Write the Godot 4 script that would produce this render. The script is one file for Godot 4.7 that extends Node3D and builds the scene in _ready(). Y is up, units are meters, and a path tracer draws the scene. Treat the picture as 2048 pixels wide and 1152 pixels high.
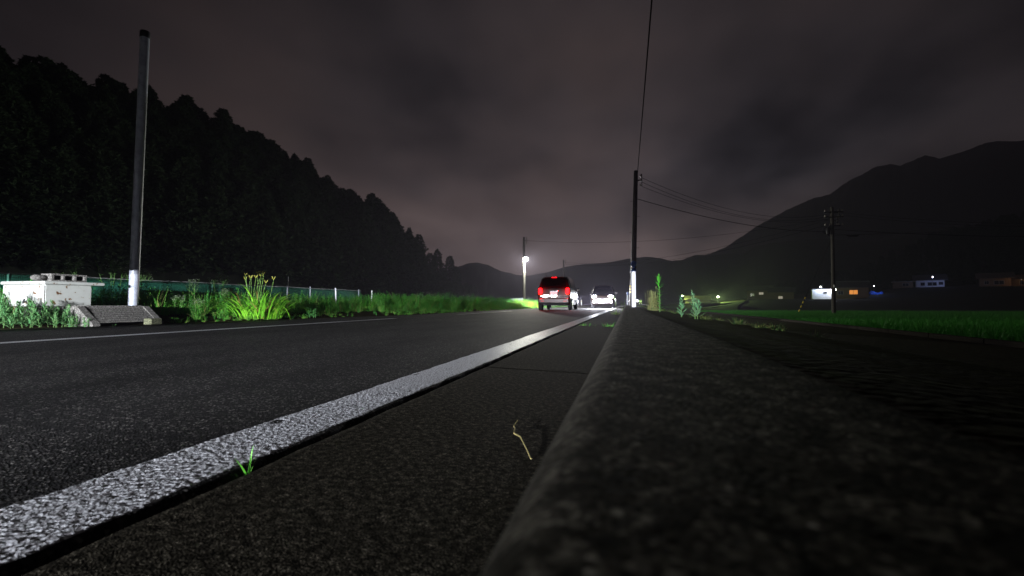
extends Node3D
# A narrow country road at night, seen from on top of its kerb. Metres, y up, the road runs towards -z.

var rng := RandomNumberGenerator.new()
var noise := FastNoiseLite.new()
var names := {}
var M := {}
var T := {}

# ------------------------------------------------------------------ shapes
func new_st() -> SurfaceTool:
	var s := SurfaceTool.new()
	s.begin(Mesh.PRIMITIVE_TRIANGLES)
	s.set_smooth_group(-1)
	return s

func tri(s, a, b, c):
	s.add_vertex(a); s.add_vertex(c); s.add_vertex(b)

func quad(s, a, b, c, d):          # counter-clockwise seen from outside
	tri(s, a, b, c); tri(s, a, c, d)

func box(s, c: Vector3, size: Vector3, b := Basis(), ch := 0.0):
	s.set_smooth_group(-1)
	var h := size * 0.5
	if ch <= 0.0:
		var p := []
		for i in 8:
			p.append(c + b * Vector3(h.x * (1 if i & 1 else -1), h.y * (1 if i & 2 else -1), h.z * (1 if i & 4 else -1)))
		for f in [[0, 2, 3, 1], [4, 5, 7, 6], [0, 1, 5, 4], [2, 6, 7, 3], [0, 4, 6, 2], [1, 3, 7, 5]]:
			quad(s, p[f[0]], p[f[1]], p[f[2]], p[f[3]])
		return
	var ax := [Vector3(1, 0, 0), Vector3(0, 1, 0), Vector3(0, 0, 1)]
	var pt := func(sx, sy, sz, face):   # corner of the face that looks along axis `face`
		var e := Vector3(h.x - (0.0 if face == 0 else ch), h.y - (0.0 if face == 1 else ch), h.z - (0.0 if face == 2 else ch))
		return c + b * Vector3(e.x * sx, e.y * sy, e.z * sz)
	for f in 3:
		var u := (f + 1) % 3
		var v := (f + 2) % 3
		for sg in [-1, 1]:
			var q := []
			for k in [[-1, -1], [1, -1], [1, 1], [-1, 1]]:
				var n := [0, 0, 0]
				n[f] = sg; n[u] = k[0]; n[v] = k[1]
				q.append(pt.call(n[0], n[1], n[2], f))
			if sg > 0: quad(s, q[0], q[1], q[2], q[3])
			else: quad(s, q[0], q[3], q[2], q[1])
	for f in 3:                          # edges along axis f
		var u := (f + 1) % 3
		var v := (f + 2) % 3
		for su in [-1, 1]:
			for sv in [-1, 1]:
				var n0 := [0, 0, 0]
				var n1 := [0, 0, 0]
				n0[f] = -1; n1[f] = 1
				n0[u] = su; n1[u] = su; n0[v] = sv; n1[v] = sv
				var a = pt.call(n0[0], n0[1], n0[2], u)
				var d = pt.call(n0[0], n0[1], n0[2], v)
				var bb = pt.call(n1[0], n1[1], n1[2], u)
				var cc = pt.call(n1[0], n1[1], n1[2], v)
				if su * sv > 0: quad(s, a, d, cc, bb)
				else: quad(s, a, bb, cc, d)
	for sx in [-1, 1]:
		for sy in [-1, 1]:
			for sz in [-1, 1]:
				var a = pt.call(sx, sy, sz, 0)
				var d = pt.call(sx, sy, sz, 1)
				var e = pt.call(sx, sy, sz, 2)
				if sx * sy * sz > 0: tri(s, a, d, e)
				else: tri(s, a, e, d)

func tube(s, pts: Array, radii: Array, n := 8, caps := true):
	var rings := []
	var prev := Vector3.ZERO
	for i in pts.size():
		var t: Vector3 = (pts[mini(i + 1, pts.size() - 1)] - pts[maxi(i - 1, 0)]).normalized()
		var u: Vector3 = prev
		if i == 0: u = t.cross(Vector3.RIGHT if absf(t.x) < 0.8 else Vector3.UP).normalized()
		else: u = (u - t * u.dot(t)).normalized()
		prev = u
		var v := t.cross(u)
		var r: Array = []
		for k in n:
			var a := TAU * k / n
			r.append(pts[i] + (u * cos(a) + v * sin(a)) * radii[mini(i, radii.size() - 1)])
		rings.append(r)
	s.set_smooth_group(0)
	for i in pts.size() - 1:
		for k in n:
			var k2 := (k + 1) % n
			quad(s, rings[i][k], rings[i][k2], rings[i + 1][k2], rings[i + 1][k])
	s.set_smooth_group(-1)
	if caps:
		for k in range(1, n - 1):
			tri(s, rings[0][0], rings[0][k + 1], rings[0][k])
			tri(s, rings[-1][0], rings[-1][k], rings[-1][k + 1])

func loft(s, rings: Array, closed := true, smooth := true):
	s.set_smooth_group(0 if smooth else -1)
	var n: int = rings[0].size()
	for i in rings.size() - 1:
		for k in (n if closed else n - 1):
			var k2 := (k + 1) % n
			quad(s, rings[i][k], rings[i][k2], rings[i + 1][k2], rings[i + 1][k])
	s.set_smooth_group(-1)

func disc_fan(s, c: Vector3, u: Vector3, v: Vector3, r: float, n := 12):
	for k in n:
		var a := TAU * k / n
		var b := TAU * (k + 1) / n
		tri(s, c, c + (u * cos(a) + v * sin(a)) * r, c + (u * cos(b) + v * sin(b)) * r)

func blade(s, p: Vector3, az: float, length: float, w: float, lift: float, bend: float, segs: int, col: Color, twist := 0.0):
	# a leaf: starts at elevation `lift`, droops by `bend` over its length
	s.set_color(col)
	s.set_smooth_group(-1)
	var side := Vector3(-sin(az + twist), 0, cos(az + twist))
	var a := p - side * w * 0.35
	var b := p + side * w * 0.35
	for i in segs:
		var t := float(i + 1) / segs
		var e := lift - bend * (t - 0.5 / segs)
		p += Vector3(cos(az) * cos(e), sin(e), sin(az) * cos(e)) * length / segs
		var ww := w * 0.5 * (1.0 if t < 0.55 else maxf(0.02, (1.0 - t) / 0.45))
		var c := p - side * ww
		var d := p + side * ww
		if i == segs - 1:
			tri(s, a, b, p)
		else:
			quad(s, a, b, d, c)
		a = c; b = d

func leaf(s, p: Vector3, dir: Vector3, length: float, w: float, col: Color, roll := 0.0):
	# a broad pointed leaf with a folded midrib
	s.set_color(col)
	var d := dir.normalized()
	var side := d.cross(Vector3.UP)
	if side.length() < 0.05: side = Vector3.RIGHT
	side = side.normalized().rotated(d, roll)
	var up := side.cross(d)
	var m1 := p + d * length * 0.45 - up * length * 0.03
	var tip := p + d * length - up * length * 0.1
	tri(s, p, m1 + side * w * 0.5 + up * w * 0.12, m1)
	tri(s, p, m1, m1 - side * w * 0.5 + up * w * 0.12)
	tri(s, m1, m1 + side * w * 0.5 + up * w * 0.12, tip)
	tri(s, m1, tip, m1 - side * w * 0.5 + up * w * 0.12)

# ------------------------------------------------------------------ scene tree
func numbered(called: String) -> String:
	names[called] = names.get(called, -1) + 1
	return called if names[called] == 0 else "%s_%03d" % [called, names[called]]

func tag(o, label := "", category := "", group := "", kind := ""):
	if label: o.set_meta("label", label)
	if category: o.set_meta("category", category)
	if group: o.set_meta("group", group)
	if kind: o.set_meta("kind", kind)
	return o

func build(s: SurfaceTool, called: String, m: Material, parent: Node3D = null) -> MeshInstance3D:
	s.generate_normals()
	var o := MeshInstance3D.new()
	o.mesh = s.commit()
	o.material_override = m
	if parent == null:
		o.name = numbered(called); add_child(o)
	else:
		o.name = called; parent.add_child(o, true)
	return o

func shared(mesh: Mesh, called: String, m: Material, parent: Node3D, xf := Transform3D()) -> MeshInstance3D:
	var o := MeshInstance3D.new()
	o.mesh = mesh; o.material_override = m; o.transform = xf
	o.name = called; parent.add_child(o, true)
	return o

func thing(called: String, label: String, category: String, at := Vector3.ZERO, turn := 0.0, group := "") -> Node3D:
	var o := Node3D.new()
	o.name = numbered(called)
	add_child(o)
	o.position = at; o.rotation.y = turn
	return tag(o, label, category, group)

func copy_of(o: Node3D, base: String, at: Vector3, turn: float, label: String, size := 1.0) -> Node3D:
	var c: Node3D = o.duplicate()
	c.name = numbered(base)
	add_child(c)
	c.position = at; c.rotation.y = turn; c.scale = Vector3.ONE * size
	c.set_meta("label", label)
	return c

func scatter(called: String, mesh: Mesh, m: Material, places: Array, label: String, category: String, colors := []):
	var mm := MultiMesh.new()
	mm.transform_format = MultiMesh.TRANSFORM_3D
	mm.mesh = mesh
	mm.instance_count = places.size()
	for i in places.size(): mm.set_instance_transform(i, places[i])
	var o := MultiMeshInstance3D.new()
	o.multimesh = mm; o.material_override = m
	o.name = numbered(called); add_child(o)
	return tag(o, label, category, "", "stuff")

# ------------------------------------------------------------------ materials
func lin(r: float, g: float, b: float) -> Color:
	return Color(r, g, b).linear_to_srgb()

func noise_tex(key: String, kind: int, freq: float, size: int, ramp := [], octaves := 4, cell := 1, normal := 0.0) -> NoiseTexture2D:
	if T.has(key): return T[key]
	var n := FastNoiseLite.new()
	n.noise_type = kind; n.frequency = freq; n.seed = key.hash() % 1000
	n.fractal_octaves = octaves
	if kind == FastNoiseLite.TYPE_CELLULAR:
		n.cellular_return_type = cell
		if octaves <= 1: n.fractal_type = FastNoiseLite.FRACTAL_NONE
	var t := NoiseTexture2D.new()
	t.width = size; t.height = size; t.seamless = true; t.noise = n
	if normal > 0.0:
		t.as_normal_map = true; t.bump_strength = normal
	if ramp:
		var g := Gradient.new()
		var off := PackedFloat32Array()
		var cols := PackedColorArray()
		for r in ramp:
			off.append(r[0]); cols.append(r[1])
		g.offsets = off; g.colors = cols
		t.color_ramp = g
	T[key] = t
	return t

func mat(key: String, col: Color, rough := 0.8, metal := 0.0) -> StandardMaterial3D:
	var m := StandardMaterial3D.new()
	m.albedo_color = col; m.roughness = rough; m.metallic = metal
	m.resource_name = key
	M[key] = m
	return m

func surf(m: StandardMaterial3D, tex, scale: Vector3, bump = null, bump_cm := 0.0):
	m.uv1_triplanar = true; m.uv1_world_triplanar = true; m.uv1_scale = scale
	if tex: m.albedo_texture = tex
	if bump:
		m.heightmap_enabled = true; m.heightmap_texture = bump; m.heightmap_scale = bump_cm
	return m

func stain(m: StandardMaterial3D, tex, scale: Vector3):    # a coarser layer of grime over the grain
	m.detail_enabled = true
	m.detail_albedo = tex
	m.detail_blend_mode = BaseMaterial3D.BLEND_MODE_MUL
	m.detail_uv_layer = BaseMaterial3D.DETAIL_UV_2
	m.uv2_triplanar = true; m.uv2_world_triplanar = true; m.uv2_scale = scale

func leafy(key: String, back := 0.3, rough := 0.55) -> StandardMaterial3D:
	var m := mat(key, Color.WHITE, rough)
	m.vertex_color_use_as_albedo = true
	m.cull_mode = BaseMaterial3D.CULL_DISABLED
	m.backlight_enabled = true
	m.backlight = lin(0.14 * back, 0.4 * back, 0.04 * back)
	return m

func glow(key: String, r: float, g: float, b: float, e: float) -> StandardMaterial3D:
	var m := mat(key, lin(r * 0.5, g * 0.5, b * 0.5), 0.3)
	m.emission_enabled = true
	m.emission = lin(r, g, b)
	m.emission_energy_multiplier = e
	return m

func make_materials():
	var SX := FastNoiseLite.TYPE_SIMPLEX_SMOOTH
	var CE := FastNoiseLite.TYPE_CELLULAR
	var grit = noise_tex("grit", CE, 0.11, 1024, [], 1, 1)
	var fine = noise_tex("fine", SX, 0.06, 1024, [], 5)
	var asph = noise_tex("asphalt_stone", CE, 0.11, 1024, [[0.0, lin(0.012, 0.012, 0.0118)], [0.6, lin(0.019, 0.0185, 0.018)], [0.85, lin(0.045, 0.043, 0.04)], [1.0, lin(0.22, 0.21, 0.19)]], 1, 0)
	var conc = noise_tex("concrete_grain", SX, 0.02, 1024, [[0.0, lin(0.03, 0.028, 0.024)], [0.36, lin(0.13, 0.125, 0.11)], [0.52, lin(0.22, 0.21, 0.19)], [0.68, lin(0.36, 0.35, 0.32)], [1.0, lin(0.6, 0.58, 0.54)]], 6)
	var aggr = noise_tex("aggregate", CE, 0.16, 1024, [[0.0, lin(0.05, 0.048, 0.043)], [0.45, lin(0.16, 0.155, 0.14)], [0.75, lin(0.3, 0.29, 0.26)], [1.0, lin(0.75, 0.73, 0.68)]], 1, 0)
	var soil = noise_tex("soil_clods", SX, 0.015, 1024, [[0.0, lin(0.025, 0.019, 0.012)], [0.5, lin(0.05, 0.04, 0.024)], [0.75, lin(0.06, 0.062, 0.026)], [1.0, lin(0.11, 0.095, 0.06)]], 6)
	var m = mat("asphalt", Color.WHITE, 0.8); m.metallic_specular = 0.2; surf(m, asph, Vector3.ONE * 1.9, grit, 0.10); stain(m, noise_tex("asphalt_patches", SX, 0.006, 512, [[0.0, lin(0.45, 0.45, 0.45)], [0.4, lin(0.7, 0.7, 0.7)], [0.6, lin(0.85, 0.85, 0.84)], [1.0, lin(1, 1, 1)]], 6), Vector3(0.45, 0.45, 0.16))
	m = mat("road_paint", lin(0.74, 0.76, 0.76), 0.5); surf(m, noise_tex("paint_wear", SX, 0.05, 1024, [[0.0, lin(0.05, 0.045, 0.043)], [0.36, lin(0.14, 0.125, 0.125)], [0.52, lin(0.75, 0.75, 0.76)], [1.0, lin(1, 1, 1)]], 5), Vector3.ONE * 2.3, grit, 0.06)
	m = mat("gutter_concrete", lin(0.42, 0.40, 0.34), 0.95); m.metallic_specular = 0.12; surf(m, aggr, Vector3.ONE * 2.7, grit, 0.06); stain(m, conc, Vector3(2.4, 2.4, 2.9))
	m = mat("kerb_concrete", lin(0.78, 0.77, 0.70), 0.95); m.metallic_specular = 0.12; surf(m, aggr, Vector3.ONE * 2.3, grit, 0.06); stain(m, conc, Vector3.ONE * 1.6)
	m = mat("soil", lin(0.6, 0.6, 0.6), 0.95); m.metallic_specular = 0.1; surf(m, soil, Vector3.ONE * 0.45, fine, 0.5)
	m = mat("block_concrete", lin(0.5, 0.5, 0.48), 0.85); surf(m, conc, Vector3.ONE * 1.9, fine, 0.06)
	m = mat("mossy_block", lin(0.4, 0.44, 0.26), 0.9); surf(m, conc, Vector3.ONE * 2.2, fine, 0.06)
	m = mat("pole_concrete", lin(0.55, 0.55, 0.53), 0.8); surf(m, conc, Vector3.ONE * 0.9, fine, 0.05)
	m = mat("pole_old", lin(0.25, 0.23, 0.2), 0.85); surf(m, conc, Vector3.ONE * 0.7, fine, 0.05)
	m = mat("galvanised", lin(0.40, 0.43, 0.47), 0.5, 0.2); surf(m, noise_tex("zinc", SX, 0.012, 512, [[0.0, lin(0.55, 0.56, 0.58)], [0.5, lin(0.85, 0.86, 0.88)], [1.0, lin(1, 1, 1)]], 5), Vector3.ONE * 1.5)
	m = mat("box_paint", lin(0.50, 0.51, 0.47), 0.55); surf(m, noise_tex("rust_spots", SX, 0.0055, 1024, [[0.0, lin(0.16, 0.06, 0.02)], [0.20, lin(0.24, 0.10, 0.04)], [0.23, lin(0.5, 0.46, 0.36)], [0.27, lin(0.78, 0.79, 0.76)], [1.0, lin(0.84, 0.86, 0.84)]], 5), Vector3.ONE * 1.7)
	mat("white_plastic", lin(0.82, 0.84, 0.88), 0.4)
	mat("blue_plastic", lin(0.10, 0.17, 0.50), 0.35)
	mat("net_green", lin(0.012, 0.11, 0.065), 0.6).cull_mode = BaseMaterial3D.CULL_DISABLED
	mat("rope", lin(0.2, 0.21, 0.2), 0.8)
	mat("black_rubber", lin(0.012, 0.012, 0.012), 0.8)
	mat("dark_steel", lin(0.04, 0.04, 0.045), 0.5, 0.5)
	mat("porcelain", lin(0.45, 0.42, 0.38), 0.3)
	mat("cable", lin(0.006, 0.006, 0.006), 1.0).metallic_specular = 0.05
	mat("yellow_band", lin(0.75, 0.55, 0.02), 0.5)
	mat("amber_lens", lin(0.35, 0.10, 0.01), 0.3)
	mat("chrome", lin(0.6, 0.6, 0.62), 0.2, 1.0)
	var p = mat("paint_dark", lin(0.030, 0.018, 0.014), 0.35, 0.3); p.clearcoat_enabled = true; p.clearcoat_roughness = 0.05
	p = mat("paint_silver", lin(0.30, 0.30, 0.32), 0.4, 0.4); p.clearcoat_enabled = true; p.clearcoat_roughness = 0.05
	p = mat("paint_white", lin(0.6, 0.6, 0.6), 0.4); p.clearcoat_enabled = true; p.clearcoat_roughness = 0.05
	mat("car_glass", lin(0.010, 0.011, 0.012), 0.08)
	mat("plate_white", lin(0.7, 0.7, 0.68), 0.5)
	mat("lamp_clear", lin(0.55, 0.55, 0.55), 0.15)
	leafy("leaf", 0.6)
	leafy("cedar_leaf", 0.3, 0.75)
	leafy("dry", 0.1, 0.85)
	glow("tail_glow", 1.0, 0.004, 0.006, 14.0)
	glow("head_glow", 1.0, 0.95, 1.0, 220.0)
	glow("street_glow", 1.0, 1.0, 0.93, 300.0)
	glow("green_glow", 0.75, 1.0, 0.45, 40.0)
	glow("white_glow", 1.0, 0.95, 0.9, 30.0)
	glow("warm_window", 1.0, 0.36, 0.07, 0.9)
	glow("pale_window", 1.0, 0.85, 0.7, 0.35)
	glow("plate_glow", 1.0, 0.95, 0.85, 3.0)
	mat("wall_white", lin(0.72, 0.74, 0.78), 0.8)
	mat("wall_beige", lin(0.35, 0.31, 0.24), 0.85)
	mat("wall_brown", lin(0.16, 0.11, 0.07), 0.85)
	mat("roof_dark", lin(0.05, 0.05, 0.055), 0.6)
	mat("roof_brown", lin(0.12, 0.085, 0.06), 0.7)
	mat("window_dark", lin(0.02, 0.022, 0.03), 0.1)
	mat("frame_grey", lin(0.3, 0.3, 0.31), 0.5)
	mat("tarp_blue", lin(0.04, 0.14, 0.55), 0.6)
	mat("sign_white", lin(0.75, 0.74, 0.72), 0.6)
	mat("sign_red", lin(0.5, 0.05, 0.04), 0.6)
	m = mat("bark", lin(0.05, 0.038, 0.028), 0.95)
	m = mat("hill_green", Color.WHITE, 0.95); surf(m, noise_tex("forest_tone", SX, 0.02, 512, [[0.0, lin(0.012, 0.018, 0.012)], [1.0, lin(0.05, 0.065, 0.04)]], 6), Vector3.ONE * 0.02)

# ------------------------------------------------------------------ terrain
func bend(d: float) -> float:          # the road turns right beyond 40 m
	if d < 40.0: return 0.0
	if d < 90.0: return (d - 40.0) * (d - 40.0) / 360.0
	return 6.944 + (d - 90.0) * 0.2778

func road_edge(d: float) -> float:     # left edge of the asphalt
	return lerpf(-6.65, -5.35, clampf((d - 3.4) / 7.0, 0.0, 1.0))

func ground_height(x: float, d: float) -> float:
	var u := x - bend(d)
	var e := road_edge(d)
	var n := noise.get_noise_2d(x * 3.0, d * 3.0)
	var y := -0.12
	if u < e:
		y = -0.01 + 0.12 * smoothstep(0.0, 0.9, e - u) + 0.06 * n * smoothstep(0.0, 0.5, e - u)
		if u < e - 0.001 and u > e - 0.1: y = maxf(y, 0.004)
	elif u > 0.165:
		y = 0.19 - 0.06 * smoothstep(0.165, 0.9, u) - 0.76 * smoothstep(0.8, 2.3, u) + 0.02 * n * smoothstep(0.3, 0.8, u)
		if u > 8.3: y = -0.72
		var far := smoothstep(4.0, 14.0, u)
		y += far * (2.2 * smoothstep(62.0, 130.0, d) + 4.3 * smoothstep(55.0, 95.0, x) * smoothstep(90.0, 180.0, d))
	elif u > -0.62:
		y = -0.2
	return y

func steps(list: Array) -> Array:      # [[from, to, step], ...] -> coordinates
	var o := []
	for r in list:
		var v: float = r[0]
		while v < r[1] - 0.0001:
			o.append(v); v += r[2]
	o.append(list[-1][1])
	return o

func make_ground():
	var xs := steps([[-900, -200, 100], [-200, -30, 17], [-30, -8, 1.1], [-8, -5, 0.15], [-5, -0.7, 0.43], [-0.7, 0.16, 0.0955], [0.17, 2.6, 0.09], [2.6, 14, 0.6], [14, 110, 6], [110, 900, 79]])
	var ds := steps([[-40, -4, 2], [-4, 12, 0.25], [12, 40, 0.8], [40, 200, 5], [200, 1000, 40]])
	var s := new_st()
	s.set_smooth_group(0)
	var prev := []
	for d in ds:
		var row := []
		for x in xs:
			var xx: float = x + bend(d) * (1.0 if absf(x) < 14 else 0.0)
			if x <= 0.165 and x > -0.0 : pass
			row.append(Vector3(xx, ground_height(xx, d), -d))
		if prev:
			for i in xs.size() - 1:
				quad(s, prev[i], prev[i + 1], row[i + 1], row[i])
		prev = row
	tag(build(s, "ground", M.soil), "dark soil of the verge, the bank and the fields", "", "", "structure")

func make_road():
	var s := new_st()
	s.set_smooth_group(0)
	var ds := steps([[-9, 0, 0.5], [0, 5, 0.025], [5, 40, 0.5], [40, 200, 3]])
	var prev := []
	for d in ds:
		var b := bend(d)
		var rag := 0.010 * noise.get_noise_2d(d * 60.0, 5.0) + 0.012 * noise.get_noise_2d(d * 420.0, 9.0) - 0.002
		var r := -0.637 + rag + b
		var e := road_edge(d) + b + 0.05 * noise.get_noise_2d(d * 9.0, 40.0)
		var row := [Vector3(e, -0.06, -d), Vector3(e + 0.01, 0.0, -d)]
		for k in 7:
			row.append(Vector3(lerpf(e, r, (k + 1) / 8.0), 0.0, -d))
		row.append(Vector3(r - 0.016, 0.0, -d)); row.append(Vector3(r - 0.006, -0.002, -d)); row.append(Vector3(r, -0.007, -d)); row.append(Vector3(r - 0.004, -0.1, -d))
		if prev:
			for i in row.size() - 1:
				quad(s, prev[i], prev[i + 1], row[i + 1], row[i])
		prev = row
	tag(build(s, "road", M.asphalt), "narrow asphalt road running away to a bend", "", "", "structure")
	# right edge line: real relief near by, worn through to the asphalt in spots
	s = new_st()
	s.set_smooth_group(0)
	prev = []
	var cells := steps([[0.15, 1.3, 0.003], [1.3, 2.5, 0.006], [2.5, 3.6, 0.012], [3.6, 40, 0.2], [40, 90, 2]])
	for d in cells:
		var w0 := -0.832 + 0.007 * noise.get_noise_2d(d * 90.0, 77.0) + 0.007 * noise.get_noise_2d(d * 700.0, 17.0)
		var w1 := -0.652 + 0.005 * noise.get_noise_2d(d * 130.0, 99.0) + 0.006 * noise.get_noise_2d(d * 600.0, 55.0)
		var row := []
		for k in 61:
			var x := lerpf(w0, w1, k / 60.0)
			var y := 0.003
			if d < 3.62:
				var n := noise.get_noise_2d(x * 9000.0, d * 7500.0) + 0.6 * noise.get_noise_2d(x * 15000.0 + 40.0, d * 13000.0)
				var worn := noise.get_noise_2d(x * 1100.0, d * 800.0 + 30.0)
				y = 0.0007 + 0.0013 * n - 0.0015 * smoothstep(0.35, 0.8, worn)
				if k == 0 or k == 60: y = -0.001
			row.append(Vector3(x + bend(d), y, -d))
		if prev:
			for i in 60:
				quad(s, prev[i], prev[i + 1], row[i + 1], row[i])
		prev = row
	tag(build(s, "edge_line", M.road_paint), "broad worn white edge line beside the gutter", "", "", "structure")
	for seg in [[-4.0, 7.9], [11.3, 17.0]]:
		s = new_st()
		prev = []
		for d in steps([[seg[0], seg[1], 0.05]]):
			var row := []
			for k in 5:
				var x := -4.37 + 0.035 * k + (0.008 * noise.get_noise_2d(d * 70.0, 10.0 * k) if k in [0, 4] else 0.0)
				row.append(Vector3(x, 0.004, -d))
			if prev:
				for i in 4: quad(s, prev[i], prev[i + 1], row[i + 1], row[i])
			prev = row
		tag(build(s, "edge_line", M.road_paint), "thin worn white line on the far side of the road", "", "", "structure")
	# gutter slabs
	var g := Node3D.new()
	g.name = "gutter"; add_child(g)
	tag(g, "concrete gutter between the edge line and the kerb", "", "", "structure")
	var a := -4.0
	for stop in [1.96, 6.02, 8.0, 10.0, 12.0, 14.0, 16.0, 18.0, 20.0, 22.0, 24.0, 26.0, 28.0, 30.0, 34.0, 38.0]:
		s = new_st()
		prev = []
		s.set_smooth_group(0)
		for d in steps([[a + 0.008, stop - 0.008, 0.05]]):
			var j := 0.008 * noise.get_noise_2d(d * 80.0, 300.0) + 0.006 * noise.get_noise_2d(d * 500.0, 330.0) + 0.008
			var row := [Vector3(-0.632 + j, -0.1, -d), Vector3(-0.632 + j, -0.007, -d), Vector3(-0.624 + j, -0.003, -d)]
			for k in 8:
				row.append(Vector3(lerpf(-0.6, -0.045, k / 7.0), -0.003 - 0.016 * k / 7.0 + 0.0012 * noise.get_noise_2d(k * 40.0, d * 50.0), -d))
			if prev:
				for i in row.size() - 1: quad(s, prev[i], prev[i + 1], row[i + 1], row[i])
			prev = row
		build(s, "gutter_slab", M.gutter_concrete, g)
		a = stop
	# kerb
	var kb := Node3D.new()
	kb.name = "kerb"; add_child(kb)
	tag(kb, "grey concrete kerb with a rounded edge beside the road", "", "", "structure")
	a = -1.7
	for stop in [2.36, 4.36, 6.36, 8.36, 10.36, 12.36, 14.36, 16.36, 18.36, 20.36, 22.36, 24.36, 26.36, 28.36, 30.36]:
		s = new_st()
		prev = []
		var first := []
		s.set_smooth_group(0)
		for d in steps([[a + 0.003, stop - 0.003, 0.04 if a < 4 else 0.25]]):
			var row := [Vector3(-0.052, -0.12, -d)]
			for k in 9:
				var t := k / 8.0 * PI / 2
				var rr := 0.034 + 0.0015 * noise.get_noise_2d(d * 40.0, k * 9.0)
				row.append(Vector3(-0.012 - rr * cos(t), 0.186 + rr * sin(t), -d))
			for k in 7:
				var x := lerpf(0.01, 0.15, k / 6.0)
				row.append(Vector3(x, 0.22 + 0.0016 * noise.get_noise_2d(x * 300.0, d * 90.0) + 0.0006 * noise.get_noise_2d(x * 2000.0, d * 2000.0), -d))
			row.append(Vector3(0.163, 0.214, -d)); row.append(Vector3(0.168, 0.2, -d)); row.append(Vector3(0.17, -0.12, -d))
			if prev:
				for i in row.size() - 1: quad(s, prev[i], prev[i + 1], row[i + 1], row[i])
			else: first = row
			prev = row
		s.set_smooth_group(-1)
		for i in range(1, first.size() - 1):
			tri(s, first[0], first[i + 1], first[i])
			tri(s, prev[0], prev[i], prev[i + 1])
		build(s, "kerb_stone", M.kerb_concrete, kb)
		a = stop
	# concrete rim of the paddy
	s = new_st()
	for k in 24:
		box(s, Vector3(8.15, -0.64, -4.0 - 2.0 * k), Vector3(0.16, 0.22, 1.985), Basis(), 0.012)
	tag(build(s, "paddy_rim", M.gutter_concrete), "low concrete rim along the near side of the rice paddy", "", "", "structure")

# ------------------------------------------------------------------ mountains
func make_ridge(called: String, label: String, pts: Array, base: float, depth: float, rough: float, tooth: float):
	var s := new_st()
	s.set_smooth_group(0)
	var fine := []
	for i in pts.size() - 1:
		for k in 10:
			fine.append(pts[i].lerp(pts[i + 1], k / 10.0))
	fine.append(pts[-1])
	var rows := []
	for r in 15:
		var row := []
		for p in fine:
			var out := Vector3(p.x, 0, p.z).normalized()
			var t := r / 10.0                       # 0 foot, 1 ridge, over 1 behind
			var prof := 1.0 - pow(absf(1.0 - t), 1.5) if t < 1.0 else 1.0 - 1.3 * (t - 1.0)
			var q: Vector3 = Vector3(p.x, 0, p.z) + out * depth * (t - 1.0)
			var n := noise.get_noise_2d(q.x * 200.0 / depth, q.z * 200.0 / depth) * rough * (0.0 if r == 10 else 1.0)
			var tn := absf(noise.get_noise_2d(p.x * tooth + p.z * tooth * 0.7, r * 50.0)) * rough * 0.25
			row.append(Vector3(q.x, base + (p.y - base) * prof + n + tn, q.z))
		rows.append(row)
	for r in 14:
		for i in fine.size() - 1:
			quad(s, rows[r][i], rows[r][i + 1], rows[r + 1][i + 1], rows[r + 1][i])
	tag(build(s, called, M.hill_green), label, "", "", "structure")

func V3(x: float, y: float, z: float) -> Vector3:
	return Vector3(x, y, z)

func make_mountains():
	make_ridge("mountain_range", "long dark wooded ridge across the valley", [V3(-568,29.7,-698),V3(-454,45.7,-777),V3(-371,58.5,-820),V3(-322,70.9,-841),V3(-303,76.0,-847),V3(-285,77.1,-854),V3(-266,73.3,-860),V3(-242,61.4,-867),V3(-213,55.5,-874),V3(-185,55.5,-881),V3(-155,61.3,-886),V3(-117,72.9,-892),V3(-88,75.5,-896),V3(-59,76.1,-898),V3(-30,79.5,-899),V3(8,85.4,-900),V3(35,86.6,-899),V3(62,83.0,-898),V3(84,77.6,-896),V3(102,78.9,-894),V3(123,86.5,-892),V3(156,84.2,-886),V3(188,86.4,-880),V3(202,85.7,-877),V3(219,96.3,-873),V3(241,102.7,-867),V3(270,105.0,-859),V3(297,106.3,-850),V3(325,105.5,-839),V3(358,99.3,-826),V3(380,100.3,-816),V3(401,104.2,-806),V3(426,107.3,-793),V3(471,106.4,-767),V3(509,105.4,-742),V3(558,102.0,-706)], -2.0, 500.0, 6.0, 1.5)
	make_ridge("mountain", "high hazy mountain rising into the cloud on the right", [V3(260,190,-2585),V3(380,232,-2572),V3(499,278,-2552),V3(614,357,-2526),V3(711,422,-2500),V3(802,470,-2473),V3(870,502.7,-2450),V3(934,512.6,-2426),V3(1005,566.9,-2398),V3(1081,603.2,-2365),V3(1136,605.1,-2339),V3(1166,589.7,-2324),V3(1217,604.4,-2298),V3(1238,601.5,-2287),V3(1278,576.9,-2264),V3(1342,589.8,-2227),V3(1390,606.8,-2197),V3(1436,599.4,-2168),V3(1476,592.7,-2140),V3(1619,575.6,-2035),V3(1732,540.0,-1939)], -2.0, 1400.0, 34.0, 0.9)
	var near := []
	for p in [V3(73,8.3,-249),V3(89,12.5,-244),V3(100,14.7,-240),V3(110,19.8,-236),V3(119,24.6,-231),V3(127,29.0,-227),V3(135,30.1,-222),V3(141,31.6,-219),V3(144,32.7,-216),V3(147,33.3,-214),V3(157,34.1,-207),V3(169,34.8,-197),V3(185,36,-180)]:
		near.append(Vector3(p.x * 1.6, 0.28 + (p.y - 0.28) * 1.6 - 6.0, p.z * 1.6))
	near_ridge = near
	make_ridge("near_hill", "black wooded hill behind the houses on the right", near, 1.0, 130.0, 2.0, 6.0)

var near_ridge := []
var crown_mesh: Array = []
var trunk_mesh: Mesh

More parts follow.
